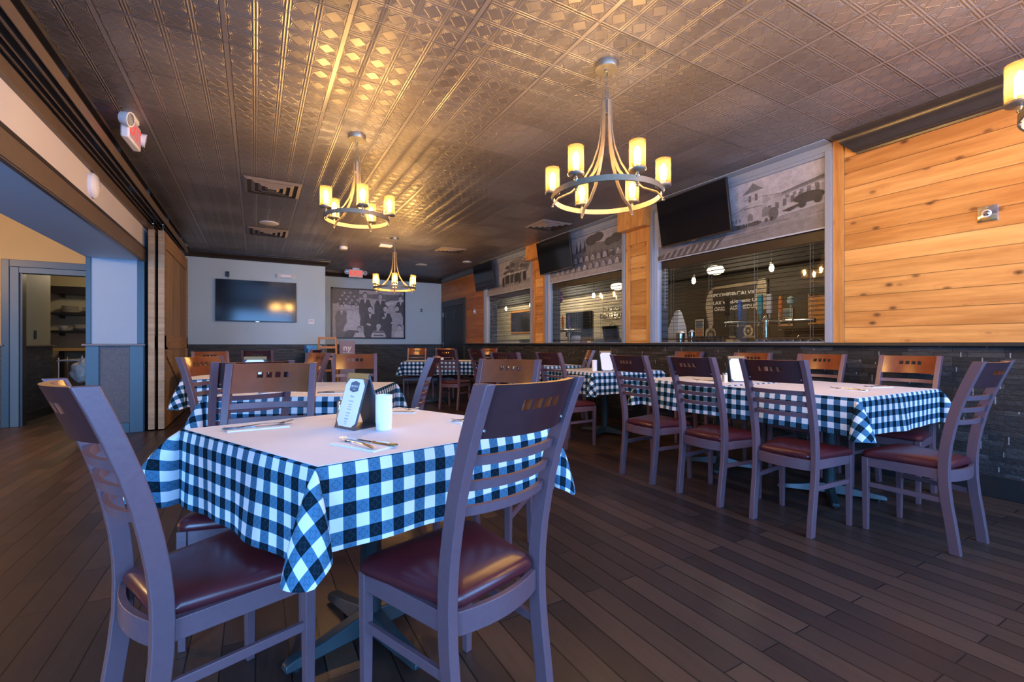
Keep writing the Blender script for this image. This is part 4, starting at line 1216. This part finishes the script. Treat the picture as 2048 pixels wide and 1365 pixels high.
# ================================================================== FRAMED PHOTOGRAPH
t = thing('framed_photograph', 'large black framed group photograph on the far wall', 'picture', (0, 0, 0))
x0, x1, z0, z1 = 1.62, 3.47, 1.20, 2.47
q = MB()
for a, b, c_, d_ in ((x0, x1, z1 - .035, z1), (x0, x1, z0, z0 + .035), (x0, x0 + .035, z0, z1), (x1 - .035, x1, z0, z1)): q.box(a, b, YB - .045, YB - .001, c_, d_)
q.build('frame', 'black', t)
P = Print((x0 + .035, YB - .02, z0 + .035), (1, 0, 0), (0, 0, 1), x1 - x0 - .07, z1 - z0 - .07); P.gain = 1.6
P.rect(0, 0, 1, 1, .42); P.poly([(0, .55), (.36, .60), (.36, 1), (0, 1)], .13)
for k in range(14): P.ell(.07 + .08 * (k % 4) + .03 * (k // 4), .70 + .075 * (k // 4) + .01 * (k % 3), .014, .02, .45)
P.poly([(.36, .84), (1, .80), (1, .94), (.36, .92)], .15); P.poly([(.70, .66), (1, .78), (1, .84), (.72, .76)], .55)
P.poly([(.0, .55), (.4, .62), (.4, .66), (0, .70)], .48)
P.poly([(.70, .78), (.97, .98), (.97, .92), (.70, .74)], .12)
def person(x, y, s, suit, face=.50, hair=.04, shirt=True, wd=1.0):
    P.poly([(x - .075 * s * wd, y - .62 * s), (x + .075 * s * wd, y - .62 * s), (x + .085 * s * wd, y - .16 * s), (x + .055 * s * wd, y - .05 * s), (x - .055 * s * wd, y - .05 * s), (x - .085 * s * wd, y - .16 * s)], suit)
    if shirt: P.poly([(x - .018 * s, y - .05 * s), (x + .018 * s, y - .05 * s), (x, y - .15 * s)], .55)
    P.ell(x, y + .048 * s, .034 * s, .058 * s, hair); P.ell(x, y + .03 * s, .028 * s, .05 * s, face)
    for e in (-1, 1): P.ell(x + e * .010 * s, y + .037 * s, .005 * s, .005 * s, .10)
    P.rect(x - .009 * s, y + .006 * s, x + .009 * s, y + .010 * s, .2)
person(.44, .86, 1, .07); person(.655, .85, 1, .06); person(.955, .83, .9, .05)
person(.12, .60, 1, .17); person(.28, .60, 1.0, .50, shirt=False, wd=1.1); person(.90, .60, 1.05, .40, shirt=False)
person(.51, .56, 1.15, .045, hair=.03); person(.73, .58, 1.15, .04, hair=.03)
P.poly([(.14, .12), (.30, .16), (.38, .40), (.22, .36), (.16, .24)], .52)
P.poly([(.14, 0), (.34, 0), (.36, .14), (.2, .15)], .10)
person(.36, .14, .9, .56, hair=.05, shirt=False, wd=1.1); person(.63, .19, 1.0, .52, hair=.48, shirt=False, wd=1.3); person(.935, .19, .95, .55, shirt=False, wd=1.0)
P.poly([(.55, .10), (.71, .10), (.71, .13), (.55, .13)], .10); P.poly([(.56, .03), (.70, .03), (.70, .06), (.56, .06)], .10)
for x, y in ((.48, .28), (.50, .27), (.70, .42), (.83, .32)): P.ell(x, y, .022, .022, .5)
P.build('printed_picture', t)
MB().box(x0 + .02, x1 - .02, YB - .016, YB - .004, z0 + .02, z1 - .02).build('backing_board', 'off_white', t)

# ================================================================== BARN DOORS ON DOUBLE TRACK
def barn_door(xa, xb, y0, y1, lab):
    t = thing('barn_door', lab, 'sliding door', ((xa + xb) / 2, (y0 + y1) / 2, 0), 0, 'sliding plank doors')
    w = (xb - xa) / 2; l = (y1 - y0) / 2; zt = 2.475
    MB().box(-w * .55, w * .55, -l + .006, l - .006, .02, zt).build('plank_panel', 'barn_boards', t)
    fr = MB()
    for s in (-1, 1):
        a, b = (w * .55, w) if s > 0 else (-w, -w * .55)
        fr.box(a, b, -l + .0, l, zt - .20, zt).box(a, b, -l, l, .015, .20).box(a, b, -l, l, 1.0, 1.17)
        fr.box(a, b, l - .11, l, .20, zt - .2).box(a, b, -l, -l + .11, .2, zt - .2)
        m = (a + b) / 2
        for p, q_ in (((-l + .1, 1.0), (l - .1, .2)),):
            fr.bar([(m, p[0], p[1]), (m, q_[0], q_[1])], .12, abs(b - a), (0, .62, .78))
    fr.build('frame_rails', 'barn_rail', t)
    MB().box(-w * .98, w * .98, -l - .012, -l, .015, zt).build('edge_board', 'barn_edge', t, .003)
    h = MB()
    for y in (-l + .12, l - .12):
        h.box(-.004, .004, y - .02, y + .02, zt - .02, zt + .09); h.lathe([(.030, -.008), (.030, .008)], n=14, M=Matrix.Translation((0, y, zt + .10)) @ Matrix.Rotation(R(90), 4, 'Y'))
    h.build('hanger', 'steel', t)
barn_door(-1.148, -1.082, 7.05, 9.25, 'weathered barn door next to the wall, only its pale edge showing')
barn_door(-1.050, -.985, 7.05, 9.25, 'weathered plank barn door with cross brace in front of the other door')
for x, lab in ((-1.115, 'dark sliding door track nearest the left wall'), (-1.018, 'second dark sliding door track, nearer the room')):
    t = thing('door_track', lab, 'door track', (x, (YF + 9.4) / 2, 2.60), 0, 'sliding door tracks')
    l = (9.4 - YF) / 2 - .02
    MB().box(-.022, .022, -l, l, .035, .07).box(-.022, -.017, -l, l, -.01, .035).box(.017, .022, -l, l, -.01, .035).build('rail', 'trim_brown', t)
    MB().box(-.026, -.022, -l, l, -.012, .075).build('fascia', 'trim_dark', t)
    for k in range(9): MB().box(-.012, .012, -l + .3 + k * 1.25 - .015, -l + .3 + k * 1.25 + .015, .07, .12 if x < -1.1 else .15).build('bracket', 'steel', t)
struct('trim_32', MB().box(XL + .035, -.985, YF, 9.4, 2.72, 2.75), 'trim_dark')

# ================================================================== THINGS AT THE BACK LEFT CORNER
t = thing('high_chair', 'orange wooden high chair stacked by the wall corner below the photograph', 'high chair', (1.18, 9.45, 0), R(-20))
for sx in (-1, 1):
    for sy in (-1, 1): MB().bar([(sx * .20, sy * .20, 0), (sx * .155, sy * .15, 1.20 if sy > 0 else .80)], .035, .035, (1, 0, 0)).build('leg', 'orange_wood', t, .004)
MB().box(-.165, .165, -.16, .16, .54, .565).build('seat', 'orange_wood', t, .004)
q = MB()
for z in (.86, 1.00, 1.18): q.box(-.17, .17, .135, .155, z - .025, z + .025)
q.build('back_rails', 'orange_wood', t, .004)
q = MB(); q.box(-.17, -.15, -.16, .16, .76, .80).box(.15, .17, -.16, .16, .76, .80).box(-.18, .18, -.18, -.15, .76, .81).box(-.18, .18, -.19, -.16, .25, .28); q.build('arm_rail', 'orange_wood', t, .004)
t = thing('booster_seat', 'pale blue plastic booster seat beside the high chair', 'booster seat', (1.03, 9.98, 0), R(10))
MB().box(-.14, .14, -.14, .14, .0, .90).build('stand', 'white_plastic', t, .02); MB().box(-.15, .15, -.02, .15, .90, 1.04).box(-.15, -.12, -.14, .0, .90, .98).box(.12, .15, -.14, 0, .90, .98).build('seat_shell', 'light_blue', t, .01)
t = thing('display_panel', 'mauve upright board with a pale ny monogram, below the framed photograph', 'board', (1.63, 9.75, 0), R(-8))
MB().box(-.15, .15, -.03, .03, .0, 1.13).build('board', 'mauve_panel', t, .006)
text_mesh('lettering', 'ny', .17, 'off_white', t, (0, -.032, .985), (R(90), 0, 0), .0008, 'CENTER', .003)
MB().box(-.09, .09, -.032, -.03, .885, .893).build('underline', 'off_white', t)

# ================================================================== SERVICE HALL (left)
for z, th, lab in ((2.20, .15, 'thick dark top shelf in the service hall'), (1.68, .045, 'dark shelf with stacked plates in the service hall'), (1.33, .045, 'dark lower shelf with bowls in the service hall')):
    t = thing('wall_shelf', lab, 'shelf', (-2.85, 12.25, z), 0)
    MB().box(-.62, .9, -.16, .15, -th, 0).build('board', 'black', t, .004)
    q = MB()
    for x in (-.5, .1, .7): q.box(x - .01, x + .01, -.1, .15, -th - .06, -th)
    q.build('bracket', 'black', t)
def dish(x, y, z, r, n, lab, bowl=False):
    t = thing('crockery_stack', lab, 'crockery', (x, y, z), 0)
    for k in range(n):
        zz = k * (.022 if bowl else .014)
        pr = [(r * .45, zz), (r, zz + (.05 if bowl else .012)), (r * .96, zz + (.052 if bowl else .014)), (r * .4, zz + .005)]
        MB().lathe(pr, n=20).build('dish', 'crockery', t)
dish(-3.22, 12.22, 1.682, .14, 10, 'stack of round plates at left of the upper hall shelf')
dish(-2.92, 12.22, 1.682, .12, 4, 'stack of bowls right of the plates on the upper hall shelf', True)
dish(-3.32, 12.22, 1.332, .08, 3, 'small bowls at left end of the lower hall shelf', True)
dish(-3.05, 12.22, 1.332, .13, 4, 'wide bowls in the middle of the lower hall shelf', True)
dish(-2.75, 12.22, 1.332, .13, 2, 'shallow plates at right of the lower hall shelf')
t = thing('service_counter', 'narrow ochre-topped counter below the hall shelves', 'counter', (-2.75, 12.05, 0))
MB().box(-.62, .9, -.25, .3, .93, .98).build('worktop', 'wall_ochre', t, .004)
for x in (-.5, .1, .75): MB().box(x - .03, x + .03, -.2, -.14, 0, .93).build('leg', 'black', t)
t = thing('service_cart', 'small grey cart with papers in the service hall', 'cart', (-2.55, 10.4, 0))
for sx in (-1, 1):
    for sy in (-1, 1): MB().tube([(sx * .28, sy * .2, .03), (sx * .28, sy * .2, .84)], .014, 8).build('leg', 'steel', t)
MB().box(-.3, .3, -.22, .22, .78, .80).build('tray', 'off_white', t, .004); MB().box(-.3, .3, -.22, .22, .3, .32).build('tray', 'black', t, .004)
q = MB()
for k in range(6): q.box(-.26 + .08 * k, -.15 + .08 * k, -.18, .1, .80 + .004 * k, .803 + .004 * k)
o = q.build('loose_papers', 'off_white'); o.location = (-2.55, 10.4, .001); tag(o, 'loose pale papers lying on the service cart', 'papers')
# crumpled white bag hanging from the cart
b = bmesh.new(); bmesh.ops.create_icosphere(b, subdivisions=4, radius=.16)
rr = random.Random(4)
from mathutils import noise as mn
for v in b.verts:
    d_ = v.co.normalized(); k = 1 + .28 * mn.noise(d_ * 2.2) + .12 * mn.noise(d_ * 6)
    v.co = Vector((d_.x * .15 * k, d_.y * .12 * k, d_.z * .19 * k * (1 if d_.z < .2 else 1.15)))
    if d_.z > .5: v.co.x *= 1.25 - d_.z * .9; v.co.y *= 1.25 - d_.z * .9
for f_ in b.faces: f_.smooth = True
me = bpy.data.meshes.new('rubbish_bag'); b.to_mesh(me); b.free(); me.materials.append(MATS['plastic_bag'])
o = bpy.data.objects.new('rubbish_bag', me); COL.objects.link(o); o.location = (-2.50, 10.08, .62); tag(o, 'crumpled white plastic bag hanging on the service cart', 'bag')
t = thing('light_switch', 'black switch plate on the hall wall, inside the cased opening', 'switch', (-2.758, 9.05, 1.20))
MB().box(0, .008, -.035, .035, -.06, .06).build('plate', 'black', t); MB().box(.008, .013, -.01, .01, -.02, .02).build('toggle', 'trim_dark', t)
# trailing greenery
t = thing('hanging_plant', 'trailing green plant hanging beside the hall shelves', 'plant', (-1.90, 9.3, 2.0))
q = MB(); rr = random.Random(8)
for k in range(5): q.tube([(rr.uniform(-.08, .08), rr.uniform(-.05, .05), .1), (rr.uniform(-.1, .1), rr.uniform(-.05, .05), -.4), (rr.uniform(-.1, .1), rr.uniform(-.05, .05), -.95)], .004, 5)
q.build('stem', 'green_leaf', t)
q = MB()
for k in range(420):
    M = Matrix.Translation((rr.uniform(-.12, .12), rr.uniform(-.08, .08), rr.uniform(-.98, .12))) @ Matrix.Rotation(rr.uniform(0, 6.3), 4, 'Z') @ Matrix.Rotation(rr.uniform(-1, 1.2), 4, 'X')
    vs = [q.b.verts.new(M @ Vector(p)) for p in ((0, 0, 0), (.016, .018, .004), (0, .05, 0), (-.016, .018, .004))]
    q.b.faces.new(vs)
q.build('foliage', 'green_leaf', t)
MB().lathe([(.07, .06), (.10, .18), (.095, .18)], n=18).build('pot', 'black', t)

# ================================================================== BAR ROOM
t = thing('bar_counter', 'long dark bar counter behind the windows', 'counter', (5.65, 5.9, 0))
MB().box(-.35, .35, -4.6, 5.2, .98, 1.03).build('bar_top', 'bar_top', t, .008); MB().box(-.28, .28, -4.55, 5.15, 0, .98).build('bar_front', 'wall_dark', t)
t = thing('back_bar', 'low dark back bar along the lapped wall', 'counter', (7.65, 6.5, 0))
MB().box(-.3, .32, -5.5, 5.5, 1.02, 1.06).build('counter_top', 'bar_top', t, .006); MB().box(-.27, .32, -5.45, 5.45, 0, 1.02).build('cabinet', 'wall_dark', t)
BT = 1.03
def tap_tower(loc, handles, lab, L=1.15):
    t = thing('beer_tap_tower', lab, 'beer tap tower', (loc[0], loc[1], BT), 0, 'chrome tap towers')
    MB().lathe([(.055, 0), (.055, .012), (.036, .018), (.036, .30), (.040, .33), (.036, .36), (.02, .38), (.012, .40)], n=20).build('column', 'chrome', t)
    MB().tube([(0, -L / 2, .31), (0, L / 2, .31)], .028, 14).build('cross_pipe', 'chrome', t)
    for y, mat, shp in handles:
        fa = MB().tube([(0, y, .31), (-.05, y, .31), (-.07, y, .27)], .011, 8).build('faucet', 'chrome', t)
        h = MB()
        if shp == 'round':
            h.lathe([(.008, 0), (.012, .03), (.009, .16)], (-.03, y, .345), 12); h.lathe([(.002, 0), (.035, .02), (.042, .055), (.035, .09), (.003, .11)], (-.03, y, .50), 16)
        elif shp == 'slim': h.lathe([(.008, 0), (.018, .04), (.026, .16), (.020, .26), (.006, .28)], (-.03, y, .345), 12)
        else: h.box(-.045, -.015, y - .030, y + .030, .42, .66).lathe([(.008, 0), (.012, .08)], (-.03, y, .345), 10)
        h.build('tap_handle', mat, t, 0)
tap_tower((5.60, 3.42), [(.52, 'black', 'box'), (.34, 'blue', 'slim'), (.06, 'teal', 'box'), (-.06, 'off_white', 'box'), (-.20, 'orange', 'slim'), (-.32, 'mint', 'round')], 'chrome tap tower with many coloured handles behind the nearest window')
tap_tower((5.60, 7.55), [(.18, 'orange', 'slim'), (-.02, 'purple', 'slim'), (.34, 'red', 'slim')], 'chrome tap tower with orange and purple handles behind middle window', .8)
# glassware, each glass its own
def mk_glass(nm, prof, lab, cat):
    o = MB().lathe(prof, n=14, cap=False).build(nm, 'drink_glass'); return tag(o, lab, cat)
pint = mk_glass('pint_glass', [(.001, .002), (.030, .002), (.030, 0), (.043, .145), (.041, .145), (.029, .006)], 'p', 'glass')
tumb = mk_glass('tumbler', [(.001, .002), (.033, .002), (.034, 0), (.038, .09), (.036, .09), (.031, .006)], 't', 'glass')
def row(src, x, y, n, dy, z, lab, grp, nx=1, dx=.09):
    global first_
    for i in range(n):
        for j in range(nx):
            o = src if not src.get('used') else clone(src)
            src['used'] = 1; o.location = (x + j * dx, y + i * dy, z); o['label'] = lab; o['group'] = grp
row(tumb, 5.42, 2.75, 9, .085, BT, 'clear tumbler in the rack of glasses at the bar, before nearest tap tower', 'tumblers before the nearest tap tower', 2)
row(pint, 5.40, 3.95, 5, .095, BT, 'clear pint glass left of the nearest tap tower', 'pint glasses left of the nearest tap tower', 2)
row(tumb, 5.42, 5.9, 9, .085, BT, 'clear tumbler in the row behind the middle bar window', 'tumblers behind the middle window', 2)
row(pint, 5.40, 8.3, 10, .095, BT, 'clear pint glass in the row behind the farthest bar window', 'pint glasses behind the farthest window', 2)
for o in (pint, tumb): del o['used']
def martini(y, lab):
    t = thing('stemmed_glass', lab, 'glass', (5.80, y, BT), 0, 'stemmed glasses by the nearest tap tower')
    MB().lathe([(.032, 0), (.030, .004), (.004, .008), (.004, .09)], n=14).build('stem', 'drink_glass', t); MB().lathe([(.004, .09), (.055, .15), (.053, .15)], n=16, cap=False).build('bowl', 'drink_glass', t)
martini(3.18, 'short wide glass right of the chrome tap column, left one'); martini(3.05, 'short wide glass right of the chrome tap column, right one')
# metal pitchers and shaker tins
for y, r, h_, lab in ((4.62, .065, .20, 'large brushed metal canister behind the nearest window, far left'), (4.42, .042, .21, 'slim steel shaker tin right of the large canister')):
    t = thing('metal_canister', lab, 'canister', (5.45, y, BT), 0)
    MB().lathe([(r * .8, 0), (r, h_ * .9), (r * .96, h_)], n=20).build('body', 'steel', t); MB().lathe([(r * .98, h_), (r * .3, h_ + .03)], n=20).build('lid', 'white_plastic', t)
t = thing('white_pitcher', 'white plastic pitcher behind the middle bar window', 'pitcher', (5.45, 7.12, BT))
MB().lathe([(.075, 0), (.085, .20), (.08, .20)], n=20).build('body', 'white_plastic', t); MB().tube([(-.02, .085, .17), (-.02, .14, .15), (-.02, .13, .06), (-.02, .08, .04)], .01, 8).build('handle', 'white_plastic', t)
t = thing('red_cup_stack', 'low red tub beside the white pitcher', 'tub', (5.45, 6.90, BT)); MB().lathe([(.06, 0), (.07, .09), (.066, .09)], n=18).build('tub', 'red', t); MB().lathe([(.071, .085), (.074, .095)], n=18, cap=False).build('rim', 'white_plastic', t)
# point-of-sale screens
def pos(loc, rz, lab, w=.20, h_=.17):
    t = thing('till_screen', lab, 'till screen', loc, rz, 'tills on the bar')
    M = Matrix.Translation((0, 0, .16)) @ Matrix.Rotation(R(-12), 4, 'Y')
    MB().box(-.02, .02, -w, w, -.12, h_, M).build('display', 'black', t, .015); MB().box(-.022, -.02, -w + .02, w - .02, -.1, h_ - .02, M).build('screen', 'screen', t); MB().box(-.1, .1, -.08, .08, 0, .03).box(-.02, .04, -.03, .03, .03, .12).build('foot', 'black', t, .004)
pos((5.80, 6.50, BT), 0, 'dark till screen seen from behind the middle window', .21, .22)
pos((5.60, 2.48, BT), 0, 'brown-backed till screen at right of the nearest window', .20, .12)
t = thing('receipt_printer', 'bright blue stand at lower right of the nearest window', 'printer stand', (5.35, 2.42, BT))
mb = MB(); mb.loops([[Vector((x * k, y * k, z)) for x, y in ((-.09, -.12), (.09, -.12), (.09, .12), (-.09, .12))] for z, k in ((0, 1), (.02, 1), (.10, .25))]); mb.build('stand', 'light_blue', t)
MB().box(-.03, .03, -.06, .04, .09, .2).build('handset', 'black', t, .01)
# posters on the back wall
def poster(y, z, w, h_, bands, lab, x=XB - .02, txt=None):
    t = thing('bar_poster', lab, 'poster', (0, 0, 0))
    MB().box(x - .006, x, y - w / 2 - .01, y + w / 2 + .01, z - .01, z + h_ + .01).build('backing_board', 'off_white', t)
    P = Print((x - .0065, y + w / 2, z), (0, -1, 0), (0, 0, 1), w, h_)
    P.rect(0, 0, 1, 1, (.6, .45, .3))
    for a, b, c in bands: P.rect(.04, a, .96, b, c)
    P.build('printed_picture', t)
    if txt:
        for s, yy, sz in txt: text_mesh('lettering', s, sz, 'menu_board', t, (x - .0095, y, z + yy), (R(90), 0, -R(90)), .0004)
B1 = [(.0, .1, (.35, .38, .45)), (.12, .30, (.70, .42, .22)), (.31, .48, (.65, .30, .15)), (.49, .86, (.10, .28, .38)), (.87, .98, (.75, .40, .22))]
poster(5.62, 1.42, .28, .42, B1, 'poster with blue and orange bands hanging inside the arched chalk sign', txt=[('HAPPY HOUR', .32, .035), ('SPECIALS', .26, .035), ('PIZZA', .18, .05)])
poster(6.28, 1.22, .18, .34, [(.0, .45, (.45, .22, .12)), (.5, .95, (.10, .16, .25))], 'small blue and brown poster left of the arched chalk sign', txt=[('DRAFT', .24, .03)])
poster(4.53, 1.32, .22, .36, [(.05, .40, (.65, .32, .15)), (.45, .55, (.1, .08, .06)), (.58, .95, (.10, .20, .30))], 'blue and orange framed notice right of the tap handles', txt=[('HOUSE', .27, .04), ('ON TAP', .22, .03)])
# arched chalk lettering sign
t = thing('chalk_wall_sign', 'pale arched hand-lettered sign on the dark bar wall', 'sign', (XB - .03, 0, 0))
P = Print((-.012, 6.12, 1.10), (0, -1, 0), (0, 0, 1), 1.28, 1.15)
ck, ck2 = (.62, .50, .33), (.36, .29, .18)
P.poly([(.0, .62), (.02, .78), (.07, .88), (.13, .94), (.14, .30), (.09, .20), (.04, .38)], ck)
P.poly([(.07, .86), (.15, .95), (.85, .985), (.85, .93), (.15, .90)], ck2)
P.poly([(.86, .99), (.97, 1.0), (.99, .90), (.98, .66), (.99, .52), (.84, .50), (.82, .70), (.85, .90)], ck)
for k in range(16):
    y = .32 + .036 * k; P.poly([(.02, y), (.13, y + .01), (.13, y + .016), (.02, y + .007)], (.10, .08, .04))
for k in range(12):
    y = .54 + .036 * k; P.poly([(.85, y), (.98, y + .01), (.98, y + .016), (.85, y + .007)], (.12, .09, .05))
P.ell(.09, .14, .10, .12, ck); P.ell(.10, .14, .07, .085, (.04, .03, .015)); P.ell(.10, .12, .035, .04, ck2)
P.poly([(.0, .03), (.12, .02), (.5, .0), (.46, .06), (.30, .09), (.2, .06), (.05, .08)], ck); P.poly([(.40, .10), (.50, .11), (.62, .0), (.52, .0)], ck2); P.ell(.72, .18, .075, .10, ck); P.ell(.72, .18, .045, .065, (.04, .03, .015)); P.ell(.72, .18, .02, .03, ck)
P.poly([(.60, .06), (.66, .10), (.84, .10), (.80, .05)], ck2)
ps = P.build('painted_panel', t)
for s, yy, zz, sz in (('TACALVIC', 5.30, 2.02, .12), ('LAX Vibes', 5.72, 1.87, .10), ('Domestic Craft', 5.22, 1.88, .095), ('ORIGINAL', 5.68, 1.75, .10), ('SCHEDULE', 5.22, 1.76, .10), ('UPCOMING', 5.72, 2.02, .10)):
    text_mesh('lettering', s, sz, 'tan_pale' if False else 'off_white', t, (-.022, yy, zz), (R(90), 0, -R(90)), .0006, 'CENTER', .002)
MB().box(-.008, .0, 4.84, 6.12, 1.10, 2.25).build('backing_board', 'lap_olive', t)
# script sign on the cream wall
t = thing('script_sign', 'unlit wire script sign on the cream lapped wall', 'sign', (XB - .05, 0, 0))
text_mesh('lettering', 'Jim & Sons', .17, 'steel', t, (-.02, 8.85, 1.98), (R(90), 0, -R(90)), .008, 'CENTER'); text_mesh('lettering', 'BOURBON', .20, 'steel', t, (-.02, 8.85, 1.78), (R(90), 0, -R(90)), .008, 'CENTER')
q = MB(); q.tube([(-.02, 8.85 + .12 * math.cos(a), 1.45 + .14 * math.sin(a)) for a in [i * PI / 8 for i in range(15)]], .008, 6); q.tube([(-.02, 8.98, 1.40), (-.02, 9.2, 1.26), (-.02, 9.7, 1.24)], .004, 5); q.build('wire_emblem', 'steel', t)
# framed chalkboard, dark screen, rack
t = thing('chalkboard', 'orange framed chalkboard behind the farthest bar window', 'board', (XB - .03, 13.5, 1.42))
MB().box(-.02, 0, -.72, .72, 0, .80).build('frame', 'orange_wood', t, .004); MB().box(-.024, -.019, -.66, .66, .06, .74).build('slate', 'black', t)
t = thing('bar_television', 'dark screen on the bar wall behind the middle window', 'television', (XB - .08, 10.25, 1.62)); MB().box(-.03, .05, -.55, .55, -.35, .35).build('housing', 'black', t); MB().box(-.033, -.029, -.53, .53, -.33, .33).build('screen', 'screen', t)
t = thing('drying_rack', 'tall wire rack at right end of the cream wall', 'rack', (7.62, 8.56, 1.061)); q = MB()
for k in range(6): q.tube([(-.15, -.2, .04 + .11 * k), (-.15, .2, .04 + .11 * k)], .004, 5); q.tube([(-.15, -.2 + .08 * k, .04), (-.15, -.2 + .08 * k, .6)], .004, 5)
q.build('wires', 'steel', t); MB().box(-.17, .1, -.22, .22, 0, .03).build('base', 'black', t)
# shelf with crate and big letter at right of the nearest window
t = thing('bar_shelf', 'dark shelf holding a wooden crate, right side of nearest window', 'shelf', (7.75, 3.75, 1.36)); MB().box(-.2, .2, -.75, .75, -.05, 0).build('board', 'black', t, .003); MB().box(-.02, .2, -.7, -.66, -.2, -.05).box(-.02, .2, .66, .7, -.2, -.05).build('bracket', 'black', t)
t = thing('wooden_crate', 'orange slatted wooden crate standing on the bar shelf', 'crate', (7.75, 3.72, 1.36)); q = MB()
for k in range(6): q.box(-.14, -.125, -.25, .25, .02 + .075 * k, .085 + .075 * k)
q.build('slats', 'orange_wood', t); MB().box(-.12, .14, -.26, -.245, 0, .5).box(-.12, .14, .245, .26, 0, .5).build('end_panel', 'tan', t)
t = thing('letter_c', 'big cream letter C beside the wooden crate', 'letter', (7.58, 3.48, 1.362)); text_mesh('letter', 'C', .26, 'off_white', t, (0, 0, .10), (R(90), 0, -R(90)), .02, 'CENTER', .01)
t = thing('cable_loop', 'white coiled cable beside the till, lower right of the nearest window', 'cable', (5.33, 2.70, BT)); MB().tube([(0, .11 * math.cos(a), .0 + .10 * math.sin(a)) for a in [i * PI / 10 for i in range(11)]], .004, 6).build('cable', 'white_plastic', t)
MB().tube([(0, -.22 + .05 * math.cos(a), .08 * math.sin(a)) for a in [i * PI / 10 for i in range(11)]], .004, 6).build('cable', 'white_plastic', t)
# blue lantern and pale tapered tower
t = thing('blue_lantern', 'blue glass lantern hanging behind the middle window', 'lantern', (5.5, 7.75, 1.92)); MB().lathe([(.04, .0), (.07, .05), (.07, .18), (.03, .24)], n=16).build('body', 'purple', t); MB().tube([(0, 0, .24), (0, 0, H - 1.92)], .004, 5).build('cord', 'black', t)
t = thing('tapered_banner', 'pale tapered cooler standing left behind the nearest window', 'cooler', (5.75, 4.95, BT)); mb = MB()
mb.loops([[Vector((x * k, y * k - (z * .06), z)) for x, y in ((-.12, -.13), (.12, -.13), (.12, .13), (-.12, .13))] for z, k in ((0, 1), (.30, .75), (.52, .35), (.56, .2))]); mb.build('body', 'white_plastic', t, .01); MB().box(-.13, .13, -.14, .14, 0, .04).build('base', 'steel', t)
t = thing('tapered_banner', 'tall pale tapered cooler at left behind the middle window', 'cooler', (5.80, 8.32, BT)); mb = MB()
mb.loops([[Vector((x * k, y * k, z)) for x, y in ((-.16, -.2), (.16, -.2), (.16, .2), (-.16, .2))] for z, k in ((0, 1), (.40, .75), (.74, .4))]); mb.build('body', 'white_plastic', t, .01); MB().box(-.17, .17, -.21, .21, 0, .04).build('base', 'steel', t)
# pendant bulbs and dome lamps of the bar
def pendant(x, y, z, lab):
    t = thing('pendant_bulb', lab, 'pendant lamp', (x, y, z), 0, 'bare bulbs over the bar')
    MB().tube([(0, 0, .06), (0, 0, H - z)], .004, 5).build('cord', 'black', t); MB().lathe([(.018, .03), (.018, .07), (.008, .08)], n=12).build('socket', 'brushed', t)
    MB().lathe([(.012, .035), (.022, .015), (.030, -.02), (.026, -.05), (.004, -.07)], n=14).build('bulb', 'bulb_bar', t)
def dome(x, y, z, lab):
    t = thing('dome_lamp', lab, 'pendant lamp', (x, y, z), 0, 'glass globe lamps over the bar')
    MB().lathe([(.03, .07), (.10, .05), (.13, 0), (.11, -.05), (.05, -.07)], n=24).build('globe', 'lamp_face', t); MB().tube([(0, 0, .07), (0, 0, H - z)], .008, 6).build('stem', 'black', t)
pendant(6.0, 4.83, 2.08, 'bare glowing bulb at left behind the nearest window')
pendant(6.0, 3.59, 2.10, 'bare glowing bulb right of centre behind the nearest window')
pendant(6.0, 7.26, 2.07, 'bare glowing bulb in the middle of the middle window')
pendant(6.0, 8.50, 2.07, 'bare glowing bulb at left edge of the middle window')
pendant(6.0, 9.70, 2.06, 'bare glowing bulb at right edge of the farthest window')
pendant(6.0, 10.98, 2.05, 'bare glowing bulb at left of the farthest window')
dome(6.3, 4.66, 2.23, 'glowing glass globe lamp behind the nearest window')
dome(6.3, 6.90, 2.22, 'glowing glass globe lamp at right of the middle window')

def glow(name, loc, power, col, r=.12):
    l = bpy.data.lights.new(name, 'POINT'); l.energy = power; l.color = col; l.shadow_soft_size = r
    o = bpy.data.objects.new(name, l); COL.objects.link(o); o.location = loc
glow('side_room_fill', (-3.9, 5.2, 2.35), 55, (1, .62, .28))  # unseen warm light added to fill the side room
glow('hall_lamp', (-2.3, 11.0, 2.4), 9, (1, .80, .55))
glow('bar_back_fill', (7.0, 10.2, 2.45), 26, (1, .80, .52))  # unseen fill for the cream end of the bar, no fixture
glow('bar_front_fill', (6.9, 5.2, 2.45), 13, (1, .75, .45))  # added unseen fill that lifts the olive wall and its sign
glow('bar_counter_fill', (5.3, 3.6, 2.3), 5, (1, .82, .6))  # small unseen fill added to brighten the glasses on the counter
glow('bar_far_fill', (7.0, 13.6, 2.45), 26, (1, .80, .52))  # further unseen fill, added for the far stretch of bar wall
